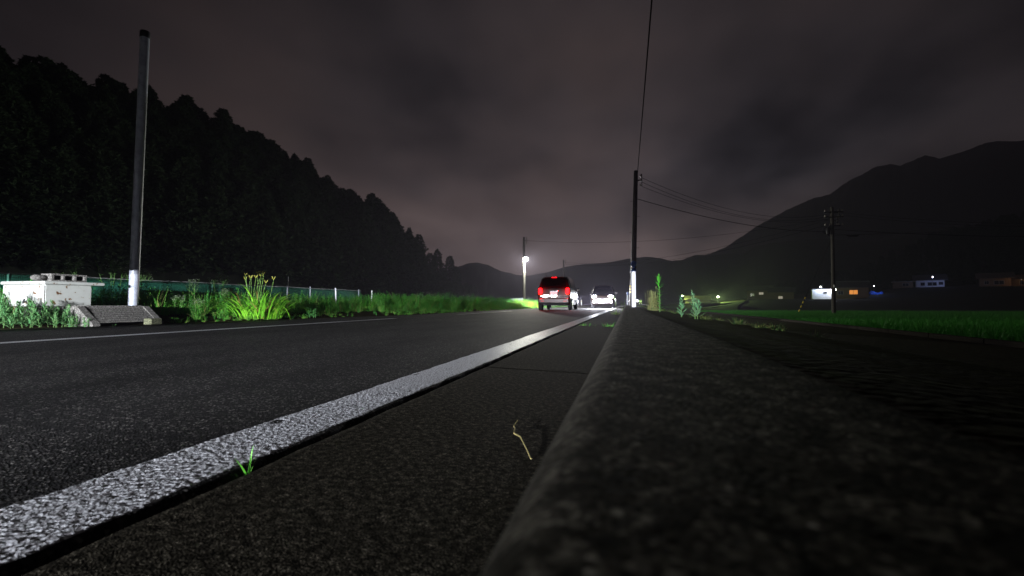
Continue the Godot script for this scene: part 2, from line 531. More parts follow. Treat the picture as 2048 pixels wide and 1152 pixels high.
func make_crown(sd: int, round_top: float) -> Mesh:
	rng.seed = sd
	var s := new_st()
	# a cedar crown: tiers of drooping sprays round a leader, 10 m tall, base of crown at y 0
	for k in 760:
		var t := pow(rng.randf(), 0.85)
		var y := t * 10.0
		var r_out := 3.1 * pow(1.0 - t, 0.55 + 0.3 * (1.0 - round_top)) * (0.78 + 0.34 * sin(y * 2.4 + sd) * 0.5 + 0.22 * rng.randf()) + 0.12
		var a := rng.randf() * TAU
		r_out *= 1.0 + 0.22 * sin(a * 3.0 + y * 1.3 + sd)
		var r := r_out * sqrt(rng.randf_range(0.25, 1.0))
		var c := Vector3(cos(a) * r, y + 0.15 * rng.randf(), sin(a) * r)
		var g := rng.randf_range(0.7, 1.3)
		s.set_color(Color(0.034 * g, 0.062 * g, 0.026 * g))
		for j in 4:
			var d := Vector3(cos(a) + rng.randf_range(-0.9, 0.9), rng.randf_range(-0.5, 0.75), sin(a) + rng.randf_range(-0.9, 0.9)).normalized()
			var sd2 := d.cross(Vector3(rng.randf() - 0.5, rng.randf(), rng.randf() - 0.5)).normalized()
			var L := rng.randf_range(0.4, 0.85) * (1.0 - 0.35 * t)
			tri(s, c - sd2 * L * 0.36, c + sd2 * L * 0.36, c + d * L)
	s.generate_normals()
	return s.commit()

func ordinal(n: int) -> String:
	var ones := ["", "first", "second", "third", "fourth", "fifth", "sixth", "seventh", "eighth", "ninth", "tenth", "eleventh", "twelfth", "thirteenth", "fourteenth", "fifteenth", "sixteenth", "seventeenth", "eighteenth", "nineteenth"]
	if n < 20: return ones[n]
	if n == 20: return "twentieth"
	if n == 30: return "thirtieth"
	return ("twenty-" if n < 30 else "thirty-") + ones[n % 10]

func make_hill():
	var top := [V3(-105.0,43.9,-44.3),V3(-99.1,41.6,-45.8),V3(-93.1,39.5,-47.4),V3(-92.8,39.9,-50.9),V3(-92.0,40.6,-54.7),V3(-91.6,39.4,-56.3),V3(-90.2,41.1,-60.0),V3(-89.3,40.6,-62.2),V3(-87.4,41.4,-65.7),V3(-85.9,38.5,-68.5),V3(-84.6,41.5,-70.4),V3(-82.7,38.9,-73.2),V3(-80.9,40.5,-75.6),V3(-79.3,37.8,-77.8),V3(-77.8,37.1,-79.6),V3(-76.6,37.0,-81.1),V3(-74.4,35.1,-83.7),V3(-72.0,33.5,-86.3),V3(-70.2,33.3,-88.2),V3(-67.2,30.0,-91.3),V3(-65.9,27.7,-92.7),V3(-63.6,27.4,-94.9),V3(-59.8,27.0,-98.4),V3(-57.5,23.8,-100.5),V3(-56.2,22.6,-101.7),V3(-54.3,18.3,-103.5),V3(-53.0,19.3,-104.5),V3(-51.1,17.8,-106.2),V3(-48.9,13.2,-108.1),V3(-47.4,14.2,-109.3),V3(-44.8,12.6,-111.4),V3(-43.5,10.0,-112.5)]
	var ridge := []
	for p in top:
		var H := minf(12.0, p.y - 0.3)
		ridge.append(Vector3(p.x, p.y - H, p.z))
	var pts := ridge.duplicate()
	pts.push_front(Vector3(-125, 36, -35)); pts.push_front(Vector3(-150, 40, -10))
	pts.append(Vector3(-40, -0.3, -118))
	make_ridge("wooded_hill", "steep black hillside under the cedars on the left", pts, -0.5, 46.0, 0.6, 3.0)
	for k in 3: crown_mesh.append(make_crown(11 + k * 7, [0.9, 0.5, 0.15][k]))
	var ts := new_st()
	tube(ts, [Vector3(0, -1.5, 0), Vector3(0.05, 3, 0), Vector3(0, 9.5, 0)], [0.22, 0.17, 0.03], 6)
	ts.generate_normals()
	trunk_mesh = ts.commit()
	rng.seed = 4
	for i in top.size():
		var gy: float = ridge[i].y
		var H: float = top[i].y - gy
		var t := thing("cedar_tree", "dark cedar on the skyline of the wooded hill, %s from the left end" % ordinal(i + 1), "tree", ridge[i], rng.randf() * TAU, "cedars on the skyline")
		var k: float = H / 12.0
		shared(trunk_mesh, "trunk", M.bark, t, Transform3D(Basis.from_scale(Vector3(k, k * 1.2, k)), Vector3.ZERO))
		var cr: Mesh = crown_mesh[i % 3]
		shared(cr, "crown", M.cedar_leaf, t, Transform3D(Basis.from_scale(Vector3(k * rng.randf_range(0.9, 1.15), k * 1.03, k * rng.randf_range(0.9, 1.15))), Vector3(0, k * 1.7, 0)))
	# the rest of the wood below the skyline, one black mass
	for v in 3:
		var places := []
		for i in 330:
			var f := rng.randf() * (pts.size() - 1)
			var a: Vector3 = pts[int(f)].lerp(pts[int(f) + 1], f - int(f))
			var out := Vector3(a.x, 0, a.z).normalized()
			var t := rng.randf_range(0.08, 0.82)
			var y := -0.5 + (a.y + 0.5) * (1.0 - pow(1.0 - t, 1.5))
			var q := Vector3(a.x, 0, a.z) + out * 46.0 * (t - 1.0)
			var k := rng.randf_range(0.8, 1.1) * clampf(0.35 + a.y / 14.0, 0.4, 1.0)
			if t > 0.85: k *= 0.9
			places.append(Transform3D(Basis.from_euler(Vector3(0, rng.randf() * TAU, 0)).scaled(Vector3.ONE * k), Vector3(q.x, y + 0.6 * k, q.z)))
		scatter("hill_wood", crown_mesh[v], M.cedar_leaf, places, "black mass of cedar wood on the slope below the skyline", "wood")
	var places2 := []
	for i in 420:
		var f := rng.randf() * (near_ridge.size() - 1)
		var a: Vector3 = near_ridge[int(f)].lerp(near_ridge[int(f) + 1], f - int(f))
		var out := Vector3(a.x, 0, a.z).normalized()
		var t := rng.randf_range(0.15, 1.0)
		var q := Vector3(a.x, 0, a.z) + out * 130.0 * (t - 1.0)
		places2.append(Transform3D(Basis.from_euler(Vector3(0, rng.randf() * TAU, 0)).scaled(Vector3.ONE * rng.randf_range(0.7, 1.1)), Vector3(q.x, 1.0 + (a.y - 1.0) * (1.0 - pow(1.0 - t, 1.5)) - 1.0, q.z)))
	scatter("far_wood", crown_mesh[0], M.cedar_leaf, places2, "unlit wood on the hill behind the houses", "wood")

# ------------------------------------------------------------------ plants
func g3(c: Color, spread := 0.25) -> Color:
	var k := 1.0 + rng.randf_range(-spread, spread)
	return Color(c.r * k * rng.randf_range(0.75, 1.1), c.g * k * 1.3, c.b * k * 0.9)

func tuft_mesh(n: int, h: float, w: float, col: Color, rad: float, dry := 0.12, sd := 1) -> Mesh:
	rng.seed = sd
	var s := new_st()
	for i in n:
		var a := rng.randf() * TAU
		var r := rad * sqrt(rng.randf())
		var c := g3(col) if rng.randf() > dry else g3(Color(0.22, 0.17, 0.07))
		var az := a + rng.randf_range(-0.8, 0.8)
		blade(s, Vector3(cos(a) * r, -0.01, sin(a) * r), az, h * rng.randf_range(0.5, 1.1), w * rng.randf_range(0.7, 1.2), rng.randf_range(0.9, 1.5), rng.randf_range(0.3, 1.3), 3, c)
	s.generate_normals()
	return s.commit()

func herb_mesh(h: float, col: Color, sd: int) -> Mesh:   # leafy upright weed
	rng.seed = sd
	var s := new_st()
	for st in 4:
		var a := rng.randf() * TAU
		var p := Vector3(cos(a), 0, sin(a)) * 0.05
		var hh := h * rng.randf_range(0.6, 1.1)
		var lean := Vector3(rng.randf_range(-0.15, 0.15), 1, rng.randf_range(-0.15, 0.15))
		s.set_color(g3(col)); tube(s, [p, p + lean * hh], [0.004, 0.0015], 4, false)
		for k in 16:
			var t := k / 16.0
			var az := k * 2.4 + a
			leaf(s, p + lean * hh * (0.12 + 0.88 * t), Vector3(cos(az), rng.randf_range(0.1, 0.9), sin(az)), 0.09 * (1.1 - 0.6 * t) * rng.randf_range(0.8, 1.3), 0.024, g3(col))
	s.generate_normals()
	return s.commit()

func fleabane(at: Vector3, h: float, sd: int, label: String):
	rng.seed = sd
	var t := thing("fleabane_plant", label, "plant", at, 0, "flowering weeds on the verge")
	var s := new_st()
	var fl := new_st()
	var st := new_st()
	var green := Color(0.055, 0.17, 0.022)
	for n in 4:
		var a := rng.randf() * TAU
		var base := Vector3(cos(a), 0, sin(a)) * 0.04
		var lean := Vector3(rng.randf_range(-0.2, 0.2), 1.0, rng.randf_range(-0.2, 0.2))
		var hh := h * rng.randf_range(0.72, 1.0)
		tube(st, [base - Vector3(0, 0.05, 0), base + lean * hh * 0.5, base + lean * hh * 0.85], [0.0045, 0.0035, 0.002], 5, false)
		for k in 16:
			var f := 0.06 + 0.74 * k / 16.0
			var az := k * 2.4 + a
			leaf(s, base + lean * hh * f, Vector3(cos(az), rng.randf_range(0.2, 0.8), sin(az)), 0.11 * (1.15 - 0.7 * f), 0.02, g3(green))
		for k in 6:
			var az := k * 1.05 + a
			var p0 := base + lean * hh * (0.62 + 0.035 * k)
			var p1 := p0 + Vector3(cos(az) * 0.08, 0.13, sin(az) * 0.08) * (h / 0.8) * rng.randf_range(0.8, 1.3)
			tube(st, [p0, p1], [0.002, 0.0012], 4, false)
			for j in 3:
				var c := p1 + Vector3(rng.randf_range(-0.03, 0.03), rng.randf_range(-0.005, 0.03), rng.randf_range(-0.03, 0.03))
				tube(st, [p1, c], [0.0011, 0.0009], 4, false)
				fl.set_color(Color(0.62, 0.62, 0.58))
				for q in 9:
					var qa := TAU * q / 9
					var d := Vector3(cos(qa), 0.25, sin(qa))
					tri(fl, c, c + d * 0.012 + Vector3(-sin(qa), 0, cos(qa)) * 0.003, c + d * 0.012 - Vector3(-sin(qa), 0, cos(qa)) * 0.003)
				fl.set_color(Color(0.5, 0.4, 0.03))
				disc_fan(fl, c + Vector3(0, 0.003, 0), Vector3.RIGHT, Vector3.FORWARD, 0.004, 6)
	build(st, "stems", M.leaf_stem, t)
	build(s, "leaves", M.leaf, t)
	build(fl, "flowers", M.leaf, t)

func mugwort(at: Vector3, h: float, sd: int, label: String, col := Color(0.13, 0.22, 0.13), spread := 0.1, stems := 3):
	rng.seed = sd
	var t := thing("mugwort_plant", label, "plant", at, 0, "mugwort by the road")
	var s := new_st()
	var st := new_st()
	for n in stems:
		var a := rng.randf() * TAU
		var base := Vector3(cos(a), 0, sin(a)) * spread * (0.0 if n == 0 else rng.randf_range(0.4, 1.0))
		var lean := Vector3(cos(a) * 0.12, 1, sin(a) * 0.12)
		var hh := h * (1.0 if n == 0 else rng.randf_range(0.5, 0.9))
		tube(st, [base - Vector3(0, 0.04, 0), base + lean * hh * 0.95], [0.004, 0.0015], 5, false)
		var nk := int(hh / 0.011)
		for k in nk:
			var f := float(k) / nk
			var az := k * 2.4 + a
			var d := Vector3(cos(az), lerpf(0.7, 2.6, f), sin(az)).normalized()
			var L := 0.075 * (1.15 - 0.6 * f) * rng.randf_range(0.8, 1.2) * clampf(h / 0.25, 0.7, 1.3)
			var p := base + lean * hh * (0.06 + 0.9 * f)
			var c := g3(col, 0.18)
			leaf(s, p, d, L, L * 0.2, c)
			var sd3 := d.cross(Vector3.UP).normalized()          # side lobes of the cut leaf
			for q in [0.35, 0.6]:
				for sg in [-1, 1]:
					leaf(s, p + d * L * q, d + sd3 * sg * 0.8, L * 0.42, L * 0.12, c)
	build(st, "stems", M.leaf_stem, t)
	build(s, "leaves", M.leaf, t)

func daylily(at: Vector3):
	rng.seed = 77
	var t := thing("daylily_clump", "big bright clump of arching strap leaves at the roadside", "plant", at)
	var s := new_st()
	for i in 230:
		var a := rng.randf() * TAU
		var r := 0.34 * sqrt(rng.randf())
		var c := g3(Color(0.16, 0.33, 0.025), 0.25)
		if rng.randf() < 0.07: c = Color(0.3, 0.22, 0.06)
		blade(s, Vector3(cos(a) * r * 1.3, 0, sin(a) * r), a + rng.randf_range(-0.7, 0.7), rng.randf_range(0.5, 0.95), rng.randf_range(0.014, 0.024), rng.randf_range(1.0, 1.5), rng.randf_range(1.1, 2.3), 7, c)
	build(s, "leaves", M.leaf, t)
	for i in 11:
		var a := rng.randf() * TAU
		var p := Vector3(cos(a), 0, sin(a)) * 0.3 * rng.randf()
		var d := Vector3(rng.randf_range(-0.2, 0.35), 1, rng.randf_range(-0.2, 0.2))
		var h := rng.randf_range(0.62, 0.82)
		var st := new_st()
		st.set_color(Color(0.13, 0.27, 0.04))
		tube(st, [p, p + d * h], [0.004, 0.003], 5, false)
		for k in 4:
			var az := k * 1.7
			var q := p + d * h
			st.set_color(Color(0.3, 0.3, 0.05))
			tube(st, [q, q + Vector3(cos(az) * 0.025, 0.035, sin(az) * 0.025), q + Vector3(cos(az) * 0.035, 0.06, sin(az) * 0.035)], [0.003, 0.008, 0.002], 5)
		build(st, "flower_stalk", M.leaf, t)

func tall_weed(at: Vector3, h: float):
	rng.seed = 91
	var t := thing("tall_weed", "tall single green weed with narrow leaves beside the white marker post", "plant", at)
	var s := new_st()
	var st := new_st()
	tube(st, [Vector3(0, -0.05, 0), Vector3(0.004, h * 0.5, 0), Vector3(-0.012, h, 0)], [0.007, 0.005, 0.002], 6)
	build(st, "stems", M.leaf_stem, t)
	for k in 54:
		var f := k / 54.0
		var az := k * 2.4
		var top := smoothstep(0.6, 0.85, f)
		var L := lerpf(0.17, 0.10, top) * rng.randf_range(0.6, 1.15)
		blade(s, Vector3(-0.012 * f, h * (0.04 + 0.93 * f), 0), az, L, lerpf(0.014, 0.016, top), lerpf(0.5, 1.05, top), lerpf(0.9, 0.3, top), 5, g3(Color(0.07, 0.27, 0.035), 0.2))
	build(s, "leaves", M.leaf, t)

func dry_clump(at: Vector3):
	rng.seed = 95
	var t := thing("dry_grass_clump", "brown dried grass clump beside the white marker post", "plant", at)
	var s := new_st()
	for k in 90:
		var a := rng.randf() * TAU
		var p := Vector3(cos(a), 0, sin(a)) * 0.085 * sqrt(rng.randf())
		var h := rng.randf_range(0.2, 0.34)
		s.set_color(g3(Color(0.19, 0.145, 0.07), 0.3))
		var d := Vector3(rng.randf_range(-0.16, 0.16), 1, rng.randf_range(-0.16, 0.16))
		tube(s, [p, p + d * h * 0.6 + Vector3(rng.randf_range(-0.01, 0.01), 0, 0), p + d * h], [0.0022, 0.0018, 0.0012], 4, false)
		if k % 2 == 0: blade(s, p + d * h * rng.randf_range(0.3, 0.9), rng.randf() * TAU, 0.06, 0.005, 0.6, 2.0, 3, g3(Color(0.22, 0.17, 0.09), 0.3))
	tube(s, [Vector3(0.03, 0, 0), Vector3(0.05, 0.36, 0)], [0.003, 0.002], 4, false)
	tube(s, [Vector3(0.05, 0.35, 0), Vector3(0.051, 0.38, 0)], [0.008, 0.003], 6)
	build(s, "dry_stems", M.dry, t)

func one_mesh_plant(called: String, label: String, mesh: Mesh, at: Vector3, group := "", k := 1.0, m: Material = null):
	var o := MeshInstance3D.new()
	o.mesh = mesh; o.material_override = m if m else M.leaf
	o.name = numbered(called); add_child(o)
	o.position = at; o.scale = Vector3.ONE * k
	tag(o, label, "plant", group)

func make_plants():
	var sm := leafy("leaf_stem", 0.0, 0.6)
	sm.vertex_color_use_as_albedo = false
	sm.albedo_color = lin(0.07, 0.16, 0.03)
	var gh := func(x, d): return Vector3(x, ground_height(x, d), -d)
	daylily(gh.call(-6.35, 6.75))
	# flowering weeds: [x, depth, height, label]
	var fb := [
		[-7.75, 4.75, 0.92, "tall white-flowered weed just behind the hollow block"],
		[-7.55, 5.25, 0.98, "tallest white-flowered weed between the steel box and the steel pole"],
		[-7.6, 5.65, 0.85, "white-flowered weed close left of the steel pole"],
		[-7.3, 6.3, 0.62, "slim white-flowered weed just right of the steel pole"],
		[-6.95, 5.75, 0.34, "low weed full of white flowers near the road right of the steel pole"],
		[-6.75, 5.95, 0.30, "lowest white-flowered weed at the asphalt edge left of the strap leaves"],
		[-7.9, 7.4, 0.88, "tall pale weed in front of the net behind the strap leaves"],
		[-7.2, 6.9, 0.5, "white-flowered weed in front of the net left of the strap leaves"],
		[-7.5, 15.5, 0.62, "white-flowered weed above the grass just past the end of the net"],
		[-7.9, 17.5, 0.7, "tall flowered weed in the middle of the grass verge"],
		[-7.4, 21.0, 0.72, "flowered weed in the verge grass short of the street light"],
		[-7.2, 24.0, 0.8, "bushy flowered weed in the verge near the silvery panel"],
		[-7.6, 36.0, 0.8, "flowered weed in the verge beyond the street light"]]
	for i in fb.size():
		fleabane(gh.call(fb[i][0], fb[i][1]), fb[i][2], 200 + i, fb[i][3])
	var mw := [
		[-6.86, 3.62, 0.34, "silvery leafy weed at the left frame edge"], [-6.74, 3.72, 0.26, "silvery leafy weed before the left part of the rusty box"],
		[-6.84, 3.86, 0.33, "tallest silvery weed before the middle of the rusty box"], [-6.72, 3.95, 0.24, "silvery weed before the right corner of the rusty box"],
		[-6.80, 4.06, 0.30, "silvery weed touching the corner of the rusty box"], [-6.62, 4.02, 0.17, "short silvery weed at the asphalt edge before the box"],
		[-6.56, 4.14, 0.15, "short silvery weed left of the ribbed ramp"], [-6.46, 4.3, 0.14, "smallest silvery weed before the ribbed ramp"],
		[-6.42, 4.46, 0.13, "tiny silvery weed at the foot of the ribbed ramp"], [-6.5, 4.2, 0.24, "leafy silvery weed hiding the left end of the ribbed ramp"], [-6.95, 3.55, 0.42, "silvery weed behind the others at the left frame edge"]]
	for i in mw.size():
		mugwort(gh.call(mw[i][0], mw[i][1]), mw[i][2], 300 + i, mw[i][3], Color(0.12, 0.20, 0.10), 0.14, 6)
	mugwort(gh.call(0.44, 4.0) , 0.18, 320, "smaller grey-green mugwort shoot behind the kerb", Color(0.17, 0.26, 0.18), 0.02, 2)
	mugwort(gh.call(0.55, 4.0), 0.22, 321, "taller grey-green mugwort shoot behind the kerb", Color(0.17, 0.26, 0.18), 0.02, 3)
	tall_weed(gh.call(0.44, 6.5), 0.47)
	dry_clump(gh.call(0.40, 7.4))
	# small single plants
	rng.seed = 12
	var sprout := new_st()
	for b in [[0.3, 0.044, 0.0022, 1.5], [2.6, 0.03, 0.002, 1.2], [4.4, 0.024, 0.0018, 0.95], [5.5, 0.018, 0.0018, 0.6], [3.4, 0.02, 0.0018, 0.5], [1.3, 0.034, 0.002, 1.38]]:
		blade(sprout, Vector3.ZERO, b[0], b[1], b[2], b[3], 0.3, 5, Color(0.10, 0.36, 0.03), PI / 3)
	sprout.generate_normals()
	one_mesh_plant("grass_sprout", "single small green sprout growing in the crack beside the edge line", sprout.commit(), Vector3(-0.626, -0.018, -0.652), "", 1.45)
	var tw := new_st()
	tw.set_color(Color(0.24, 0.20, 0.07))
	tube(tw, [Vector3(0.078, 0, 0.218), Vector3(0.062, 0.004, 0.18), Vector3(0.032, 0.008, 0.11), Vector3(0.012, 0.006, 0.085), Vector3(0.006, 0.01, 0.05), Vector3(-0.002, 0.006, 0.03), Vector3(0, 0.014, 0)], [0.0016, 0.0013, 0.0013, 0.0019, 0.0011, 0.0014, 0.0008], 5)
	one_mesh_plant("dry_twig", "thin crooked yellow twig lying in the gutter", _commit(tw), Vector3(-0.255, -0.012, -1.07), "", 1.0, M.dry)
	one_mesh_plant("grass_tuft", "grass tuft in the gutter joint beside the edge line", tuft_mesh(60, 0.10, 0.004, Color(0.07, 0.20, 0.03), 0.1, 0.15, 5), Vector3(-0.5, -0.04, -6.05), "grass tufts in the gutter")
	one_mesh_plant("grass_tuft", "grass tuft in the gutter joint against the kerb", tuft_mesh(50, 0.13, 0.004, Color(0.08, 0.21, 0.04), 0.07, 0.2, 6), Vector3(-0.22, -0.04, -6.02), "grass tufts in the gutter")
	one_mesh_plant("kerb_weed", "scrubby weed overhanging the far kerb near the striped pole", herb_mesh(0.5, Color(0.13, 0.16, 0.05), 8), Vector3(-0.12, -0.04, -17.0), "", 1.0)
	one_mesh_plant("kerb_weed", "yellowish grass weed in the far gutter", tuft_mesh(60, 0.25, 0.006, Color(0.16, 0.2, 0.04), 0.12, 0.3, 9), Vector3(-0.3, -0.04, -13.0), "", 1.0)
	one_mesh_plant("broadleaf_weed", "small pale broad-leaved weed at the road edge right of the strap leaves", herb_mesh(0.2, Color(0.11, 0.25, 0.09), 21), gh.call(-6.0, 7.75), "", 1.15)
	# verge: uncountable grass and herbs
	rng.seed = 31
	var sets := [[], [], [], [], []]
	for i in 5200:
		var d := 3.0 + 42.0 * pow(rng.randf(), 1.5)
		var e := road_edge(d)
		var x := e - 0.06 - 3.6 * pow(rng.randf(), 1.25)
		if d > 7.6 and d < 10.5 and x > e - 1.0 and rng.randf() < 0.7: continue     # bare strip past the strap leaves
		if x < -6.45 and x > -7.45 and d > 3.3 and d < 5.5: continue               # the box, blocks and pole stand here
		var near: float = clampf((e - x) / 1.0, 0.25, 1.0)
		var k := rng.randf_range(0.55, 1.1) * near * (1.3 if d > 12 else 1.05)
		var xf := Transform3D(Basis.from_euler(Vector3(0, rng.randf() * TAU, 0)).scaled(Vector3.ONE * k), Vector3(x + bend(d), ground_height(x + bend(d), d), -d))
		sets[rng.randi() % 5].append(xf)
	var meshes := [tuft_mesh(46, 0.36, 0.008, Color(0.06, 0.20, 0.02), 0.13, 0.22, 41), tuft_mesh(40, 0.48, 0.007, Color(0.075, 0.2, 0.03), 0.12, 0.3, 42), herb_mesh(0.42, Color(0.05, 0.19, 0.03), 43), herb_mesh(0.36, Color(0.075, 0.2, 0.022), 44), tuft_mesh(50, 0.24, 0.006, Color(0.09, 0.2, 0.025), 0.16, 0.3, 45)]
	for k in 5:
		scatter("verge_grass", meshes[k], M.leaf, sets[k], ["long green grass of the left verge", "taller seeding grass of the left verge", "leafy weeds mixed into the left verge", "small-leaved weeds of the left verge", "short yellowing grass along the asphalt edge"][k], "grass")
	var yel := []
	for i in 60:
		var d := rng.randf_range(23, 31)
		var x := road_edge(d) - rng.randf_range(0.1, 1.5)
		yel.append(Transform3D(Basis.from_euler(Vector3(0, rng.randf() * TAU, 0)).scaled(Vector3.ONE * rng.randf_range(0.8, 1.2)), Vector3(x, ground_height(x, d), -d)))
	scatter("yellow_weeds", herb_mesh(0.45, Color(0.26, 0.3, 0.03), 47), M.leaf, yel, "yellow-green bushy weeds in the verge before the street light", "weeds")
	# right bank, unlit grass
	var bank := []
	for i in 900:
		var d := 2.8 + 30.0 * pow(rng.randf(), 1.3)
		var x := 0.6 + 3.0 * rng.randf()
		bank.append(Transform3D(Basis.from_euler(Vector3(0, rng.randf() * TAU, 0)).scaled(Vector3.ONE * rng.randf_range(0.12, 0.3)), Vector3(x, ground_height(x, d), -d)))
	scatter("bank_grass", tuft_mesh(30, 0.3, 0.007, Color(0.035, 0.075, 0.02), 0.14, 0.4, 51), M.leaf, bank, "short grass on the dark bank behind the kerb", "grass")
	# rice paddy
	var rice := []
	var d0 := 9.0
	while d0 < 60.0:
		var x0 := 8.6
		while x0 < 46.0:
			if x0 < 6.0 + d0 * 0.95:
				rice.append(Transform3D(Basis.from_euler(Vector3(0, rng.randf() * TAU, 0)).scaled(Vector3.ONE * rng.randf_range(0.85, 1.15)), Vector3(x0 + rng.randf_range(-0.05, 0.05), -0.75, -d0 + rng.randf_range(-0.05, 0.05))))
			x0 += 0.3 if d0 < 30 else 0.45
		d0 += 0.3 if d0 < 30 else 0.5
	scatter("rice_crop", tuft_mesh(26, 0.5, 0.010, Color(0.05, 0.20, 0.02), 0.1, 0.0, 52), M.leaf, rice, "young green rice standing in the paddy", "rice")

func _commit(s: SurfaceTool) -> Mesh:
	s.generate_normals()
	return s.commit()

# ------------------------------------------------------------------ roadside things on the left
func make_left_side():
	var s := new_st()
	# steel pipe pole with a cap
	var t := thing("steel_pole", "tall leaning grey steel pipe pole with a cap, beside the road on the left", "pole", Vector3(-7.03, 0.06, -5.13))
	var dir := Vector3(0.02, 1, 0.0)
	tube(s, [Vector3(0, -0.3, 0), dir * 0.06, dir * 2.1, dir * 4.22], [0.061, 0.061, 0.06, 0.059], 20, false)
	build(s, "pipe", M.galvanised, t)
	s = new_st()
	tube(s, [dir * 4.19, dir * 4.275, dir * 4.29, dir * 4.294], [0.065, 0.065, 0.058, 0.001], 20)
	build(s, "cap", M.dark_steel, t)
	s = new_st()
	tube(s, [dir * 1.1 + Vector3(0.073, 0, 0), dir * 3.2 + Vector3(0.071, 0, 0)], [0.004], 6)
	tube(s, [dir * 0.2 + Vector3(0.073, 0, 0), dir * 1.1 + Vector3(0.073, 0, 0)], [0.004], 6)
	build(s, "wire", M.dark_steel, t)
	# rusty white steel box on concrete feet
	t = thing("steel_box", "white painted steel box with rust spots and a flat lid", "box", Vector3(-7.24, 0.0, -4.24), 0.0)
	s = new_st(); box(s, Vector3(0, 0.385, 0), Vector3(0.74, 0.27, 0.50), Basis(), 0.008); build(s, "body", M.box_paint, t)
	s = new_st(); box(s, Vector3(0.005, 0.542, -0.06), Vector3(0.77, 0.038, 0.66), Basis(), 0.006); build(s, "lid", M.box_paint, t)
	s = new_st(); box(s, Vector3(0.352, 0.40, 0.256), Vector3(0.035, 0.22, 0.012), Basis(), 0.003); build(s, "corner_strip", M.box_paint, t)
	s = new_st(); tube(s, [Vector3(0.0, 0.29, 0.252), Vector3(0.11, 0.335, 0.30)], [0.009], 8); build(s, "handle", M.dark_steel, t)
	for x in [0.22, -0.22]:
		s = new_st(); box(s, Vector3(x, 0.125, -0.02), Vector3(0.2, 0.245, 0.42), Basis(), 0.01); build(s, "foot_block", M.block_concrete, t)
	# hollow concrete block on the lid
	t = thing("hollow_block", "grey hollow concrete block with three holes, lying on the steel box", "block", Vector3(-7.06, 0.562, -4.30), 0.0)
	s = new_st()
	box(s, Vector3(0, 0.01, 0), Vector3(0.19, 0.02, 0.39), Basis(), 0.003)
	box(s, Vector3(0, 0.088, 0), Vector3(0.19, 0.022, 0.39), Basis(), 0.003)
	for z in [-0.178, -0.062, 0.062, 0.178]:
		box(s, Vector3(0, 0.0485, z), Vector3(0.184, 0.059, 0.03), Basis(), 0.003)
	build(s, "block", M.block_concrete, t)
	# crumpled sack beside it
	s = new_st()
	var rings := []
	for i in 9:
		var r := []
		var f := i / 8.0
		for k in 14:
			var a := TAU * k / 14
			var rr := 0.05 * sqrt(maxf(0.02, 1.0 - pow(2.0 * f - 1.0, 2.0))) * (1.0 + 0.3 * noise.get_noise_2d(i * 60.0, k * 70.0))
			r.append(Vector3(cos(a) * rr * 1.2, 0.045 + sin(a) * rr * 0.9, (f - 0.5) * 0.22))
		rings.append(r)
	loft(s, rings)
	var o = build(s, "cement_sack", M.block_concrete)
	o.position = Vector3(-7.06, 0.562, -4.03); o.scale = Vector3(0.8, 0.9, 0.75)
	tag(o, "small crumpled pale sack on the steel box next to the hollow block", "sack")
	# ribbed driveway ramp leaning at the road edge
	t = thing("kerb_ramp", "grey ribbed driveway ramp block lying between the steel box and the pole", "ramp", Vector3(-6.66, 0.0, -4.62), 0.0)
	for e in [[-0.44, -0.36], [0.36, 0.44]]:
		s = new_st()
		var pr := [Vector2(-0.22, 0.0), Vector2(0.30, 0.0), Vector2(0.30, 0.03), Vector2(0.02, 0.25), Vector2(-0.22, 0.25)]
		var ra := []
		var rb := []
		for p in pr:
			ra.append(Vector3(p.x, p.y, e[0])); rb.append(Vector3(p.x, p.y, e[1]))
		for i in 5:
			quad(s, ra[i], ra[(i + 1) % 5], rb[(i + 1) % 5], rb[i])
		for i in range(1, 4):
			tri(s, ra[0], ra[i + 1], ra[i]); tri(s, rb[0], rb[i], rb[i + 1])
		build(s, "end_plate", M.block_concrete, t)
	s = new_st(); box(s, Vector3(-0.10, 0.243, 0), Vector3(0.24, 0.03, 0.72), Basis(), 0.006); build(s, "top_slab", M.block_concrete, t)
	for k in 8:
		var f := (k + 0.7) / 8.5
		s = new_st()
		box(s, Vector3(lerpf(0.0, 0.29, f), lerpf(0.24, 0.03, f), 0), Vector3(0.026, 0.014, 0.72), Basis(Vector3(0, 0, 1), -0.66), 0.003)
		build(s, "rib", M.block_concrete, t)
	s = new_st(); box(s, Vector3(-0.03, 0.09, 0), Vector3(0.2, 0.17, 0.72)); build(s, "core", M.black_rubber, t)
	o = build(_box_st(Vector3(0.12, 0.085, 0.17), 0.01), "edging_block", M.mossy_block)
	o.position = Vector3(-6.27, 0.04, -4.84); o.rotation.y = 0.12
	tag(o, "small mossy yellowish block at the foot of the ribbed ramp", "block")
	# green net fence along the plot
	t = thing("net_fence", "low green netting fence on thin posts behind the roadside plants", "fence", Vector3(-8.3, 0, 0))
	var px := [[2.4, 0.72], [4.4, 0.73], [6.1, 0.74], [7.6, 0.76], [9.75, 0.97], [10.6, 0.75], [12.9, 0.74]]
	for i in px.size():
		s = new_st()
		tube(s, [Vector3(0, 0.0, -px[i][0]), Vector3(0.01, px[i][1], -px[i][0])], [0.014 if i != 4 else 0.018], 8)
		build(s, "post", M.galvanised if i >= 4 else M.net_green, t)
	s = new_st()
	var rope := []
	for k in 43:
		var d := 2.3 + k * 0.255
		rope.append(Vector3(0.022, 0.71 - 0.012 * absf(sin(d * 1.3)), -d))
	tube(s, rope, [0.011], 6)
	build(s, "rope", M.rope, t)
	s = new_st()
	var y := 0.1
